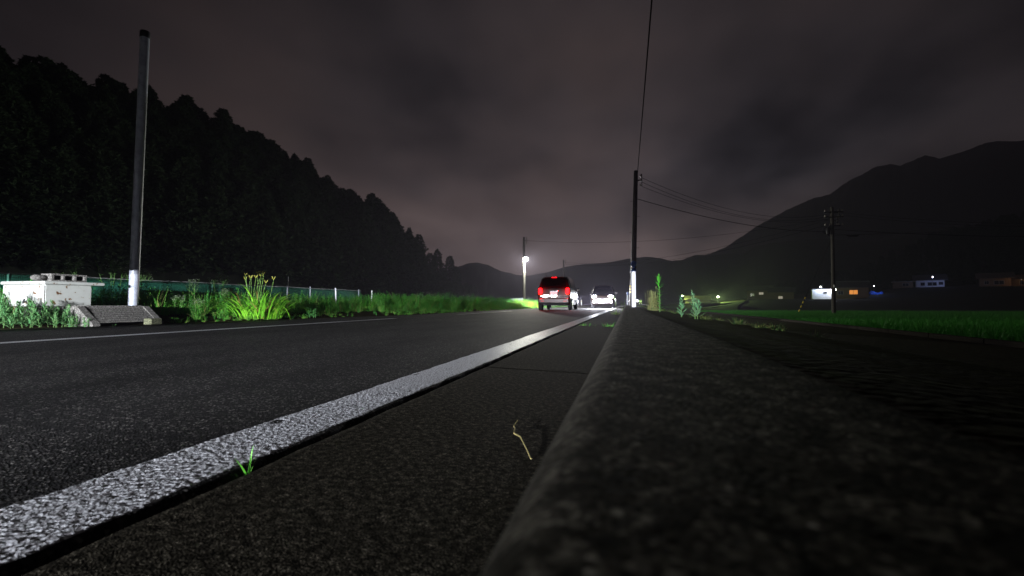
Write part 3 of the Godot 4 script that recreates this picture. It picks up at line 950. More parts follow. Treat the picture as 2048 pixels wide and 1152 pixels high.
	while y < 0.7:                      # threads of the net
		for k in 42:
			var d := 2.3 + k * 0.255
			var za := 0.006 * noise.get_noise_2d(d * 60.0, y * 300.0)
			box(s, Vector3(0.01 + za, y, -d - 0.1275), Vector3(0.0022, 0.0022, 0.2555))
		y += 0.02
	var zz := 2.3
	while zz < 13.0:
		box(s, Vector3(0.011, 0.39, -zz), Vector3(0.0022, 0.62, 0.0022))
		zz += 0.02
	tag(build(s, "net", M.net_green, t), "", "", "", "stuff")
	# second net, slack and doubled, on the plot behind
	s = new_st()
	y = 0.08
	while y < 0.66:
		for k in 40:
			box(s, Vector3(-0.25 + 0.05 * noise.get_noise_2d(k * 30.0, y * 90.0), y, -2.3 - k * 0.27 - 0.135), Vector3(0.003, 0.006, 0.272))
		y += 0.014
	tag(build(s, "slack_net", M.net_green, t), "", "", "", "stuff")
	# leaning white stakes
	for a in [[-7.75, 11.0, 0.62, 0.07, "slim white stake leaning in front of the net"], [-7.8, 12.85, 0.6, -0.02, "upright white stake at the far end of the net"]]:
		s = new_st()
		tube(s, [Vector3(0, -0.05, 0), Vector3(-a[3] * a[2], a[2], 0)], [0.017], 8)
		o = build(s, "stake", M.white_plastic)
		o.position = Vector3(a[0], 0.1, -a[1])
		tag(o, a[4], "stake", "stakes by the net")
	# silvery panel, sign box and guard posts further along
	t = thing("metal_panel", "silvery corrugated panel standing in the verge below the street light", "panel", Vector3(-7.7, 0.1, -32))
	for k in 9:
		s = new_st(); tube(s, [Vector3(-0.44 + k * 0.11, 0, 0), Vector3(-0.44 + k * 0.11, 0.62, 0)], [0.05], 8); build(s, "rib", M.galvanised, t)
	for k in 7:
		t = thing("guard_post", "white guard post on the left of the far road, %s from the camera" % ordinal(k + 1), "post", Vector3(-6.1 + bend(42.0 + k * 2.4), 0.05, -42.0 - k * 2.4), 0, "white guard posts")
		s = new_st(); tube(s, [Vector3(0, -0.1, 0), Vector3(0, 0.68, 0), Vector3(0, 0.71, 0)], [0.057, 0.057, 0.03], 10); build(s, "post", M.white_plastic, t)
		s = new_st(); tube(s, [Vector3(0, 0.52, 0), Vector3(0, 0.6, 0)], [0.06], 10); build(s, "band", M.yellow_band, t)
	t = thing("roadside_box", "small white cabinet on a stalk beside the far guard posts", "cabinet", Vector3(-6.5, 0.05, -40))
	s = new_st(); tube(s, [Vector3(0, -0.1, 0), Vector3(0, 0.4, 0)], [0.03], 8); build(s, "stalk", M.galvanised, t)
	s = new_st(); box(s, Vector3(0, 0.55, 0), Vector3(0.3, 0.3, 0.2), Basis(), 0.01); build(s, "cabinet", M.sign_white, t)

func _box_st(size: Vector3, ch: float) -> SurfaceTool:
	var s := new_st()
	box(s, Vector3.ZERO, size, Basis(), ch)
	return s

func marker_post(at: Vector3, label: String, k := 1.0):
	var t := thing("marker_post", label, "marker post", at, 0, "delineator posts on the kerb")
	t.scale = Vector3.ONE * k
	var s := new_st()
	tube(s, [Vector3(0, 0, 0), Vector3(0, 0.012, 0), Vector3(0, 0.013, 0)], [0.055, 0.055, 0.036], 20); build(s, "base", M.dark_steel, t)
	s = new_st(); tube(s, [Vector3(0, 0.01, 0), Vector3(0, 0.62, 0)], [0.036, 0.035], 24); build(s, "post", M.white_plastic, t)
	s = new_st(); tube(s, [Vector3(0, 0.615, 0), Vector3(0, 0.622, 0), Vector3(0, 0.665, 0), Vector3(0, 0.672, 0)], [0.03, 0.042, 0.042, 0.03], 24); build(s, "collar", M.blue_plastic, t)
	s = new_st(); tube(s, [Vector3(-0.03, 0.64, 0.0), Vector3(-0.055, 0.625, 0), Vector3(-0.057, 0.60, 0)], [0.006], 8); build(s, "clip", M.white_plastic, t)
	s = new_st(); tube(s, [Vector3(0, 0.67, 0), Vector3(0, 0.70, 0)], [0.016], 12); build(s, "neck", M.blue_plastic, t)
	s = new_st(); tube(s, [Vector3(0, 0.745, 0.016), Vector3(0, 0.745, 0.012), Vector3(0, 0.745, -0.012), Vector3(0, 0.745, -0.016)], [0.045, 0.052, 0.052, 0.045], 28); build(s, "reflector", M.blue_plastic, t)

# ------------------------------------------------------------------ poles and cables
func utility_pole(label: String, at: Vector3, h: float, lean: float, m: Material, arms: Array, side := 1.0) -> Node3D:
	var t := thing("utility_pole", label, "utility pole", at, 0, "utility poles")
	var s := new_st()
	tube(s, [Vector3(0, -1.2, 0), Vector3(0, 0, 0), Vector3(lean * 0.5, h * 0.5, 0), Vector3(lean, h, 0), Vector3(lean, h + 0.02, 0)], [0.17, 0.168, 0.145, 0.118, 0.1], 16)
	build(s, "shaft", m, t)
	for a in arms:                      # [height, reach]: bracket with an insulator rack
		var y: float = a[0]
		var x := lean * y / h
		s = new_st()
		box(s, Vector3(x + side * a[1] * 0.5, y, 0), Vector3(a[1], 0.07, 0.07), Basis(), 0.008)
		build(s, "cross_arm", M.dark_steel, t)
		for k in 3:
			s = new_st()
			var q := Vector3(x + side * a[1], y - 0.28 + k * 0.28, 0)
			tube(s, [q + Vector3(0, -0.06, 0), q + Vector3(0, -0.03, 0), q + Vector3(0, 0.03, 0), q + Vector3(0, 0.06, 0)], [0.03, 0.055, 0.055, 0.03], 10)
			build(s, "insulator", M.porcelain, t)
		s = new_st(); box(s, Vector3(x + side * a[1] + side * 0.06, y, 0), Vector3(0.04, 0.75, 0.05)); build(s, "rack", M.dark_steel, t)
	for k in int((h - 3.0) / 0.9):      # step bolts
		s = new_st()
		var y := 2.6 + k * 0.9
		var x := lean * y / h
		var sg := 1.0 if k % 2 else -1.0
		tube(s, [Vector3(x, y, 0), Vector3(x + sg * 0.28, y, 0.0)], [0.012], 6)
		build(s, "step_bolt", M.dark_steel, t)
	return t

func cable(label: String, a: Vector3, b: Vector3, sag: float, r := 0.012):
	var s := new_st()
	var pts := []
	for i in 25:
		var t := i / 24.0
		pts.append(a.lerp(b, t) - Vector3(0, 4.0 * sag * t * (1.0 - t), 0))
	tube(s, pts, [r], 6)
	tag(build(s, "cable", M.cable), label, "cable", "overhead cables")

func make_poles():
	# near pole by the kerb, leaning a little to the right
	var p1 := utility_pole("tall dark utility pole behind the white marker post on the kerb", Vector3(0.33, 0.0, -27), 7.95, 0.27, M.pole_old, [[7.4, 0.28]])
	var s := new_st(); tube(s, [Vector3(0.01, 0.0, 0), Vector3(0.03, 0.9, 0)], [0.185, 0.182], 18); build(s, "sleeve", M.block_concrete, p1)
	for k in 3:
		s = new_st(); tube(s, [Vector3(0.03, 0.92 + k * 0.16, 0), Vector3(0.035, 1.0 + k * 0.16, 0)], [0.176], 18); build(s, "yellow_band", M.yellow_band, p1)
	var p2 := utility_pole("dark utility pole with a rack of fittings at the edge of the paddy", Vector3(17.4, -0.7, -45), 9.4, 0.05, M.pole_old, [[8.9, 0.5], [8.2, 0.35]])
	for yy in [8.95, 8.5, 7.75]:
		s = new_st(); box(s, Vector3(0.1, yy, 0.16), Vector3(1.5 if yy > 8.0 else 1.0, 0.1, 0.1), Basis(), 0.01); build(s, "cross_arm", M.dark_steel, p2)
		for xx in [-0.55, -0.2, 0.45, 0.75]:
			s = new_st(); tube(s, [Vector3(xx, yy + 0.05, 0.16), Vector3(xx, yy + 0.12, 0.16), Vector3(xx, yy + 0.22, 0.16)], [0.06, 0.07, 0.03], 8); build(s, "insulator", M.porcelain, p2)
	s = new_st(); tube(s, [Vector3(-0.34, 7.0, 0.1), Vector3(-0.34, 7.05, 0.1), Vector3(-0.34, 7.6, 0.1), Vector3(-0.34, 7.65, 0.1)], [0.12, 0.17, 0.17, 0.12], 14); build(s, "transformer", M.dark_steel, p2)
	for k in 5:
		s = new_st(); tube(s, [Vector3(-0.1, 7.9 - k * 0.1, 0.1), Vector3(-0.55 + k * 0.05, 7.6 - k * 0.12, 0.15), Vector3(-0.75 + k * 0.1, 7.2, 0.1), Vector3(-0.2, 6.9, 0.05)], [0.025], 6); build(s, "drop_cable", M.cable, p2)
	s = new_st(); tube(s, [Vector3(0.1, 6.95, 0), Vector3(1.0, 6.95, 0), Vector3(1.3, 6.85, 0), Vector3(1.9, 6.85, 0), Vector3(2.1, 6.95, 0), Vector3(8, 6.9, 0)], [0.02, 0.02, 0.09, 0.09, 0.02, 0.015], 8); build(s, "splice_case", M.dark_steel, p2)
	s = new_st(); tube(s, [Vector3(0.0, 2.4, 0.19), Vector3(0, 2.62, 0.18)], [0.05], 8); build(s, "number_plate", M.sign_white, p2)
	# guy wire guard striped yellow
	var gt := thing("guy_wire_guard", "slanting yellow and black striped guy wire cover at the paddy edge", "guy wire", Vector3(14.25, -0.7, -44))
	for k in 8:
		s = new_st()
		var d := Vector3(0.42, 1, 0)
		tube(s, [d * (0.3 + k * 0.18), d * (0.48 + k * 0.18)], [0.05], 8)
		build(s, "stripe", M.yellow_band if k % 2 == 0 else M.black_rubber, gt)
	s = new_st(); tube(s, [Vector3(0, 0, 0), Vector3(0.42, 1, 0) * 7.2], [0.008], 6); build(s, "guy_wire", M.cable, gt)
	# pole with the street light
	var p3 := utility_pole("distant utility pole carrying the bright street light", Vector3(-10.5, 0.1, -47), 7.25, 0.0, M.pole_concrete, [[6.9, 0.25]])
	s = new_st(); tube(s, [Vector3(0.08, 4.7, 0.05), Vector3(0.2, 4.95, 0.1), Vector3(0.25, 5.05, 0.16)], [0.025], 8); build(s, "bracket", M.galvanised, p3)
	street_lamp("bright street light fitting on its bracket", Vector3(-10.24, 5.1, -46.8), M.street_glow, Color(1.0, 1.0, 0.94), 250.0, 0.235)
	utility_pole("slim far utility pole with white guard at its foot", Vector3(-10.7, 0.1, -80), 7.95, 0.0, M.pole_old, [[7.6, 0.3]])
	utility_pole("farthest short utility pole above the oncoming headlights", Vector3(-11.0 , 0.0, -150), 5.6, 0.0, M.pole_old, [])
	# cables
	cable("single cable running overhead from the near pole towards the camera", Vector3(0.69, 7.85, -27), Vector3(0.64, 7.9, 14), 0.12, 0.022)
	cable("upper cable of the bundle between near pole and paddy pole", Vector3(0.9, 7.55, -27), Vector3(17.3, 8.15, -45), 1.1, 0.011)
	cable("second cable of the bundle between near pole and paddy pole", Vector3(0.9, 7.3, -27), Vector3(17.3, 7.95, -45), 1.15, 0.011)
	cable("third cable of the bundle between near pole and paddy pole", Vector3(0.9, 7.05, -27), Vector3(17.3, 7.7, -45), 1.0, 0.011)
	cable("lowest thick cable between near pole and paddy pole", Vector3(0.6, 6.35, -27), Vector3(17.3, 6.6, -45), 0.55, 0.02)
	cable("long low cable from the street light pole to the paddy pole", Vector3(-10.3, 7.0, -47), Vector3(17.2, 7.7, -45), 0.9, 0.012)
	cable("thin cable dropping from the paddy pole to the far slim pole", Vector3(-10.4, 7.6, -80), Vector3(17.2, 7.6, -45), 1.4, 0.014)
	cable("second thin cable from the paddy pole to the far slim pole", Vector3(-10.4, 7.3, -80), Vector3(17.2, 7.2, -45), 1.5, 0.014)
	cable("top cable leaving the paddy pole to the right", Vector3(17.9, 8.25, -45), Vector3(55, 9.4, -62), 0.9, 0.012)
	cable("middle cable leaving the paddy pole to the right", Vector3(17.9, 8.0, -45), Vector3(55, 9.1, -62), 0.9, 0.012)
	cable("low cable leaving the paddy pole to the right", Vector3(17.6, 6.75, -45), Vector3(55, 7.6, -62), 0.5, 0.018)

func street_lamp(label: String, at: Vector3, m: Material, col: Color, energy: float, r: float, called := "street_lamp"):
	var t := thing(called, label, "street light", at)
	var s := new_st()
	tube(s, [Vector3(0, r * 0.5, 0), Vector3(0, r * 0.42, 0), Vector3(0, r * 0.2, 0), Vector3(0, r * 0.16, 0)], [r * 0.4, r * 0.9, r * 1.15, r * 1.1], 16)
	build(s, "hood", M.galvanised, t)
	s = new_st()
	var rings := []
	for i in 8:
		var f := PI * i / 7.0
		var ring := []
		for k in 14:
			var a := TAU * k / 14
			ring.append(Vector3(cos(a) * r * maxf(0.02, sin(f)), -r * 0.6 - cos(f) * r * 0.8 + 0.02, sin(a) * r * maxf(0.02, sin(f))))
		rings.append(ring)
	loft(s, rings)
	build(s, "bulb", m, t)
	var l := OmniLight3D.new()
	l.name = "lamp_light"
	l.light_color = col; l.light_energy = energy; l.omni_range = 120; l.omni_attenuation = 2.0
	l.light_size = r * 0.7; l.shadow_enabled = true
	l.position = Vector3(0, -r * 0.55, 0)
	t.add_child(l)

# ------------------------------------------------------------------ cars (local: front at -z)
func car(label: String, at: Vector3, turn: float, paint: Material, head_energy: float, tail: bool, group := "", high_beam := false) -> Node3D:
	var t := thing("hatchback_car", label, "car", at, turn, group)
	var s := new_st()
	# stations: z, bottom, belt, top, half widths at bottom, belt, top
	var st := [[1.70, 0.34, 0.60, 0.66, 0.60, 0.62, 0.56], [1.685, 0.28, 0.66, 0.80, 0.68, 0.70, 0.62], [1.65, 0.25, 0.84, 0.98, 0.71, 0.725, 0.655], [1.60, 0.23, 0.92, 1.12, 0.72, 0.735, 0.64], [1.50, 0.22, 0.93, 1.36, 0.725, 0.738, 0.605], [1.42, 0.22, 0.93, 1.47, 0.73, 0.74, 0.59], [1.25, 0.21, 0.93, 1.515, 0.735, 0.74, 0.58], [0.6, 0.2, 0.93, 1.545, 0.74, 0.742, 0.58], [-0.2, 0.2, 0.92, 1.535, 0.74, 0.742, 0.575], [-0.55, 0.2, 0.92, 1.47, 0.74, 0.742, 0.57], [-0.8, 0.2, 0.92, 1.28, 0.74, 0.741, 0.60], [-1.08, 0.2, 0.91, 1.03, 0.735, 0.738, 0.64], [-1.2, 0.21, 0.90, 0.965, 0.73, 0.733, 0.65], [-1.5, 0.23, 0.82, 0.88, 0.71, 0.715, 0.62], [-1.62, 0.25, 0.72, 0.80, 0.67, 0.68, 0.6], [-1.68, 0.28, 0.60, 0.70, 0.62, 0.63, 0.56], [-1.70, 0.34, 0.54, 0.58, 0.55, 0.56, 0.5]]
	var rings := []
	for q in st:
		var half := [Vector2(q[4] - 0.06, q[1]), Vector2(q[4] - 0.01, q[1] + 0.05), Vector2(q[5] + 0.004, lerpf(q[1], q[2], 0.55)), Vector2(q[5], q[2] - 0.03), Vector2(q[5] - 0.015, q[2])]
		var dy: float = q[3] - q[2]
		half.append(Vector2(lerpf(q[5] - 0.02, q[6], 0.5), q[2] + dy * 0.5))
		half.append(Vector2(q[6], q[3] - minf(0.06, dy * 0.25)))
		half.append(Vector2(q[6] - 0.05, q[3] - minf(0.02, dy * 0.1)))
		half.append(Vector2(q[6] * 0.5, q[3] + 0.004))
		var ring := []
		for p in half: ring.append(Vector3(p.x, p.y, q[0]))
		half.reverse()
		for p in half: ring.append(Vector3(-p.x, p.y, q[0]))
		rings.append(ring)
	loft(s, rings)
	for e in [[0, 1], [rings.size() - 1, -1]]:
		var r: Array = rings[e[0]]
		for i in range(1, r.size() - 1):
			if e[1] > 0: tri(s, r[0], r[i], r[i + 1])
			else: tri(s, r[0], r[i + 1], r[i])
	build(s, "body", paint, t)
	# rear: bumper, window, plate, lamps
	s = new_st(); box(s, Vector3(0, 0.42, 1.685), Vector3(1.36, 0.22, 0.11), Basis(), 0.035); build(s, "rear_bumper", paint, t)
	s = new_st()
	var wn := Vector3(0, 0.45, 0.9) * 0.012
	quad(s, Vector3(-0.56, 1.03, 1.648) + wn, Vector3(0.56, 1.03, 1.648) + wn, Vector3(0.50, 1.40, 1.487) + wn, Vector3(-0.50, 1.40, 1.487) + wn)
	build(s, "rear_window", M.car_glass, t)
	s = new_st(); box(s, Vector3(0.0, 1.06, 1.672), Vector3(0.46, 0.012, 0.012), Basis(Vector3(0, 0, 1), 0.05)); build(s, "wiper", M.black_rubber, t)
	s = new_st(); box(s, Vector3(0, 0.275, 1.66), Vector3(1.26, 0.10, 0.10), Basis(), 0.03); build(s, "valance", M.black_rubber, t)
	s = new_st(); tube(s, [Vector3(-0.42, 0.235, 1.5), Vector3(-0.42, 0.235, 1.74)], [0.026], 10); build(s, "exhaust", M.dark_steel, t)
	s = new_st(); box(s, Vector3(0, 0.535, 1.703), Vector3(1.22, 0.008, 0.008)); build(s, "hatch_seam", M.black_rubber, t)
	for sg in [-1, 1]:
		s = new_st(); box(s, Vector3(sg * 0.52, 0.78, 1.682), Vector3(0.007, 0.46, 0.01), Basis(Vector3(1, 0, 0), -0.13)); build(s, "hatch_seam", M.black_rubber, t)
	s = new_st(); box(s, Vector3(0.0, 0.955, 1.668), Vector3(0.3, 0.035, 0.02), Basis(Vector3(1, 0, 0), -0.3), 0.006); build(s, "hatch_handle", M.chrome, t)
	s = new_st(); tube(s, [Vector3(-0.45, 1.53, 0.9), Vector3(-0.45, 1.62, 1.02), Vector3(-0.45, 1.75, 1.2)], [0.006, 0.004, 0.002], 6); build(s, "aerial", M.black_rubber, t)
	s = new_st(); box(s, Vector3(0, 0.74, 1.702), Vector3(0.33, 0.165, 0.012), Basis(Vector3(1, 0, 0), -0.1), 0.004)
	build(s, "number_plate", M.plate_white, t)
	s = new_st(); box(s, Vector3(0, 0.845, 1.70), Vector3(0.4, 0.022, 0.03), Basis(), 0.006); build(s, "plate_lamp_housing", M.chrome, t)
	s = new_st(); box(s, Vector3(0, 1.475, 1.47), Vector3(0.9, 0.03, 0.1), Basis(Vector3(1, 0, 0), 0.25), 0.01); build(s, "spoiler", paint, t)
	s = new_st(); box(s, Vector3(0, 1.462, 1.518), Vector3(0.22, 0.016, 0.012)); build(s, "stop_lamp", M.tail_glow if tail else M.lamp_clear, t)
	for sg in [-1, 1]:
		s = new_st()
		box(s, Vector3(sg * 0.615, 0.855, 1.655), Vector3(0.15, 0.25, 0.075), Basis(Vector3(0, 1, 0), sg * 0.32) * Basis(Vector3(1, 0, 0), -0.16), 0.022)
		var lamp = build(s, "tail_lamp", M.tail_glow if tail else M.sign_red, t)
		s = new_st(); box(s, Vector3(sg * 0.615, 0.70, 1.68), Vector3(0.13, 0.05, 0.05), Basis(Vector3(0, 1, 0), sg * 0.3), 0.012); build(s, "turn_lens", M.amber_lens, lamp)
		s = new_st(); box(s, Vector3(sg * 0.5, 0.40, 1.742), Vector3(0.14, 0.035, 0.01)); build(s, "reflector", M.sign_red, t)
		if tail:
			var l := OmniLight3D.new()
			l.name = "tail_light"; l.light_color = Color(1, 0.05, 0.03); l.light_energy = 0.8; l.light_size = 0.08; l.omni_range = 30; l.omni_attenuation = 2.0; l.shadow_enabled = true
			l.position = Vector3(sg * 0.625, 0.86, 1.80)
			t.add_child(l)
		# side glass, pillars as gaps between panes, doors
		for w in [[1.2, 0.72], [0.66, -0.06], [-0.12, -0.72]]:
			s = new_st()
			var a := Vector3(sg * 0.73, 0.965, w[0])
			var b := Vector3(sg * 0.73, 0.965, w[1])
			var c := Vector3(sg * 0.60, 1.44, maxf(w[1], -0.46))
			var d := Vector3(sg * 0.60, 1.44, w[0] - 0.03)
			var o3 := Vector3(sg * 0.020, 0.006, 0)
			if sg > 0: quad(s, a + o3, b + o3, c + o3, d + o3)
			else: quad(s, b + o3, a + o3, d + o3, c + o3)
			build(s, "side_window", M.car_glass, t)
		for w in [[0.70, -0.08], [-0.10, -0.98]]:
			s = new_st()
			for zz in w: box(s, Vector3(sg * 0.744, 0.60, zz), Vector3(0.006, 0.58, 0.008))
			box(s, Vector3(sg * 0.742, 0.31, (w[0] + w[1]) * 0.5), Vector3(0.006, 0.008, w[0] - w[1]))
			build(s, "door_seam", M.black_rubber, t)
			s = new_st(); box(s, Vector3(sg * 0.755, 0.80, w[1] + 0.66 if w[1] < -0.5 else w[0] - 0.14), Vector3(0.03, 0.03, 0.16), Basis(), 0.008); build(s, "door_handle", paint, t)
		s = new_st(); box(s, Vector3(sg * 0.81, 0.98, -0.72), Vector3(0.16, 0.12, 0.07), Basis(), 0.025); build(s, "mirror", paint, t)
		# wheels
		for z in [1.12, -1.12]:
			s = new_st(); tube(s, [Vector3(sg * 0.60, 0.29, z), Vector3(sg * 0.748, 0.29, z)], [0.325], 24); build(s, "wheel_arch", M.black_rubber, t)
			s = new_st(); tube(s, [Vector3(sg * 0.60, 0.275, z), Vector3(sg * 0.735, 0.275, z), Vector3(sg * 0.757, 0.275, z), Vector3(sg * 0.76, 0.275, z)], [0.275, 0.275, 0.25, 0.18], 28)
			var wh = build(s, "wheel", M.black_rubber, t)
			s = new_st(); tube(s, [Vector3(sg * 0.757, 0.275, z), Vector3(sg * 0.766, 0.275, z), Vector3(sg * 0.76, 0.275, z)], [0.178, 0.16, 0.04], 24); build(s, "rim", M.chrome, wh)
		# headlamps
		s = new_st()
		box(s, Vector3(sg * 0.50, 0.73, -1.63), Vector3(0.28, 0.15, 0.10), Basis(Vector3(0, 1, 0), sg * 0.25), 0.03)
		var hl = build(s, "headlamp", M.head_glow if head_energy > 0 else M.lamp_clear, t)
		if head_energy > 0:
			if not high_beam:           # unseen plates added to trim the beam, so near kerb and gutter stay dark
				s = new_st()
				box(s, Vector3(sg * 0.50, 0.73, -1.76), Vector3(0.34, 0.012, 0.16))
				box(s, Vector3(sg * 0.50 - 0.165, 0.77, -1.755), Vector3(0.01, 0.08, 0.14))
				box(s, Vector3(sg * 0.50 + 0.076, 0.765, -1.85), Vector3(0.006, 0.07, 0.26))
				build(s, "added_beam_plates", M.black_rubber, hl)
			var l := SpotLight3D.new()
			l.name = "head_light"; l.light_color = Color(0.94, 0.95, 1.0); l.light_energy = head_energy; l.light_size = 0.012
			l.spot_range = 120; l.spot_attenuation = 2.0; l.spot_angle = 80.0; l.spot_angle_attenuation = 0.0; l.shadow_enabled = true
			l.position = Vector3(sg * 0.50, 0.76, -1.80 if high_beam else -1.72)
			l.rotation = Vector3(deg_to_rad(-12.0 if high_beam else -79.6), 0, 0)      # the upper rim of the cone is the level cut-off of a low beam
			t.add_child(l)
	# front: grille, bumper, windscreen
	s = new_st()
	quad(s, Vector3(0.60, 1.045, -1.085), Vector3(-0.60, 1.045, -1.085), Vector3(-0.53, 1.45, -0.60), Vector3(0.53, 1.45, -0.60))
	build(s, "windscreen", M.car_glass, t)
	s = new_st(); box(s, Vector3(0, 0.40, -1.69), Vector3(1.28, 0.2, 0.09), Basis(), 0.03); build(s, "front_bumper", paint, t)
	s = new_st(); box(s, Vector3(0, 0.62, -1.685), Vector3(0.6, 0.1, 0.02)); build(s, "grille", M.black_rubber, t)
	return t

func make_cars():
	car("dark small hatchback driving away with red tail lamps lit", Vector3(-3.12, 0.0, -21.7), 0.0, M.paint_dark, 330.0, true, "cars on the road")
	car("silver small hatchback following behind, outside the frame, low beams on", Vector3(-2.95, 0.0, 9.7), 0.0, M.paint_silver, 430.0, true, "cars on the road")
	car("nearest oncoming car with dazzling white headlamps", Vector3(-1.45, 0.0, -30.7), PI, M.paint_dark, 42.0, false, "cars on the road", true)
	car("second oncoming car farther round the bend beside the kerb line", Vector3(-1.5 + bend(72.0), 0.0, -72), PI - 0.17, M.paint_dark, 42.0, false, "cars on the road", true)

# ------------------------------------------------------------------ far side
func house(called: String, label: String, at: Vector3, turn: float, w: float, h: float, dp: float, roof_h: float, over: float, wall: Material, roof: Material, wins: Array, category := "house") -> Node3D:
	var t := thing(called, label, category, at, turn)
	var s := new_st(); box(s, Vector3(0, h / 2 - 0.5, 0), Vector3(w, h + 1.0, dp)); build(s, "wall", wall, t)
	s = new_st()
	var e := Vector3(w / 2 + over, h, dp / 2 + over)
	if roof_h > 0.05:
		var r0 := Vector3(-e.x, h + roof_h, 0)
		var r1 := Vector3(e.x, h + roof_h, 0)
		for k in [0.0, 0.14]:
			var up := Vector3(0, k, 0)
			quad(s, Vector3(-e.x, h, e.z) + up, Vector3(e.x, h, e.z) + up, r1 + up, r0 + up)
			quad(s, r0 + up, r1 + up, Vector3(e.x, h, -e.z) + up, Vector3(-e.x, h, -e.z) + up)
		for sg in [-1, 1]:
			tri(s, Vector3(sg * w / 2, h, dp / 2), Vector3(sg * w / 2, h, -dp / 2), Vector3(sg * w / 2, h + roof_h, 0))
		box(s, Vector3(0, h + roof_h + 0.16, 0), Vector3(2 * e.x, 0.18, 0.3))
		box(s, Vector3(0, h + 0.08, e.z), Vector3(2 * e.x, 0.14, 0.05))
	else:
		box(s, Vector3(0, h + 0.06, 0), Vector3(2 * e.x, 0.12, 2 * e.z))
	build(s, "roof", roof, t)
	for q in wins:                       # [x, y, width, height, material]
		s = new_st(); box(s, Vector3(q[0], q[1], dp / 2 + 0.02), Vector3(q[2] + 0.14, q[3] + 0.14, 0.08)); var f = build(s, "window", M.frame_grey, t)
		s = new_st(); box(s, Vector3(q[0] - q[2] * 0.255, q[1], dp / 2 + 0.065), Vector3(q[2] * 0.47, q[3], 0.03)); build(s, "pane", q[4], f)
		s = new_st(); box(s, Vector3(q[0] + q[2] * 0.255, q[1], dp / 2 + 0.065), Vector3(q[2] * 0.47, q[3], 0.03)); build(s, "pane", q[4], f)
	return t

func small_lamp(label: String, at: Vector3, m: Material, col: Color, energy: float, r: float, pole := 0.0):
	street_lamp(label, at, m, col, energy, r, "yard_lamp")
	if pole > 0.0:
		var s := new_st()
		tube(s, [Vector3(0, -pole, -0.1), Vector3(0, 0.1, -0.1), Vector3(0, 0.12, 0)], [0.05], 8)
		var o = build(s, "lamp_post", M.galvanised)
		o.position = at
		tag(o, "thin post under the " + label.split(",")[0], "lamp post")

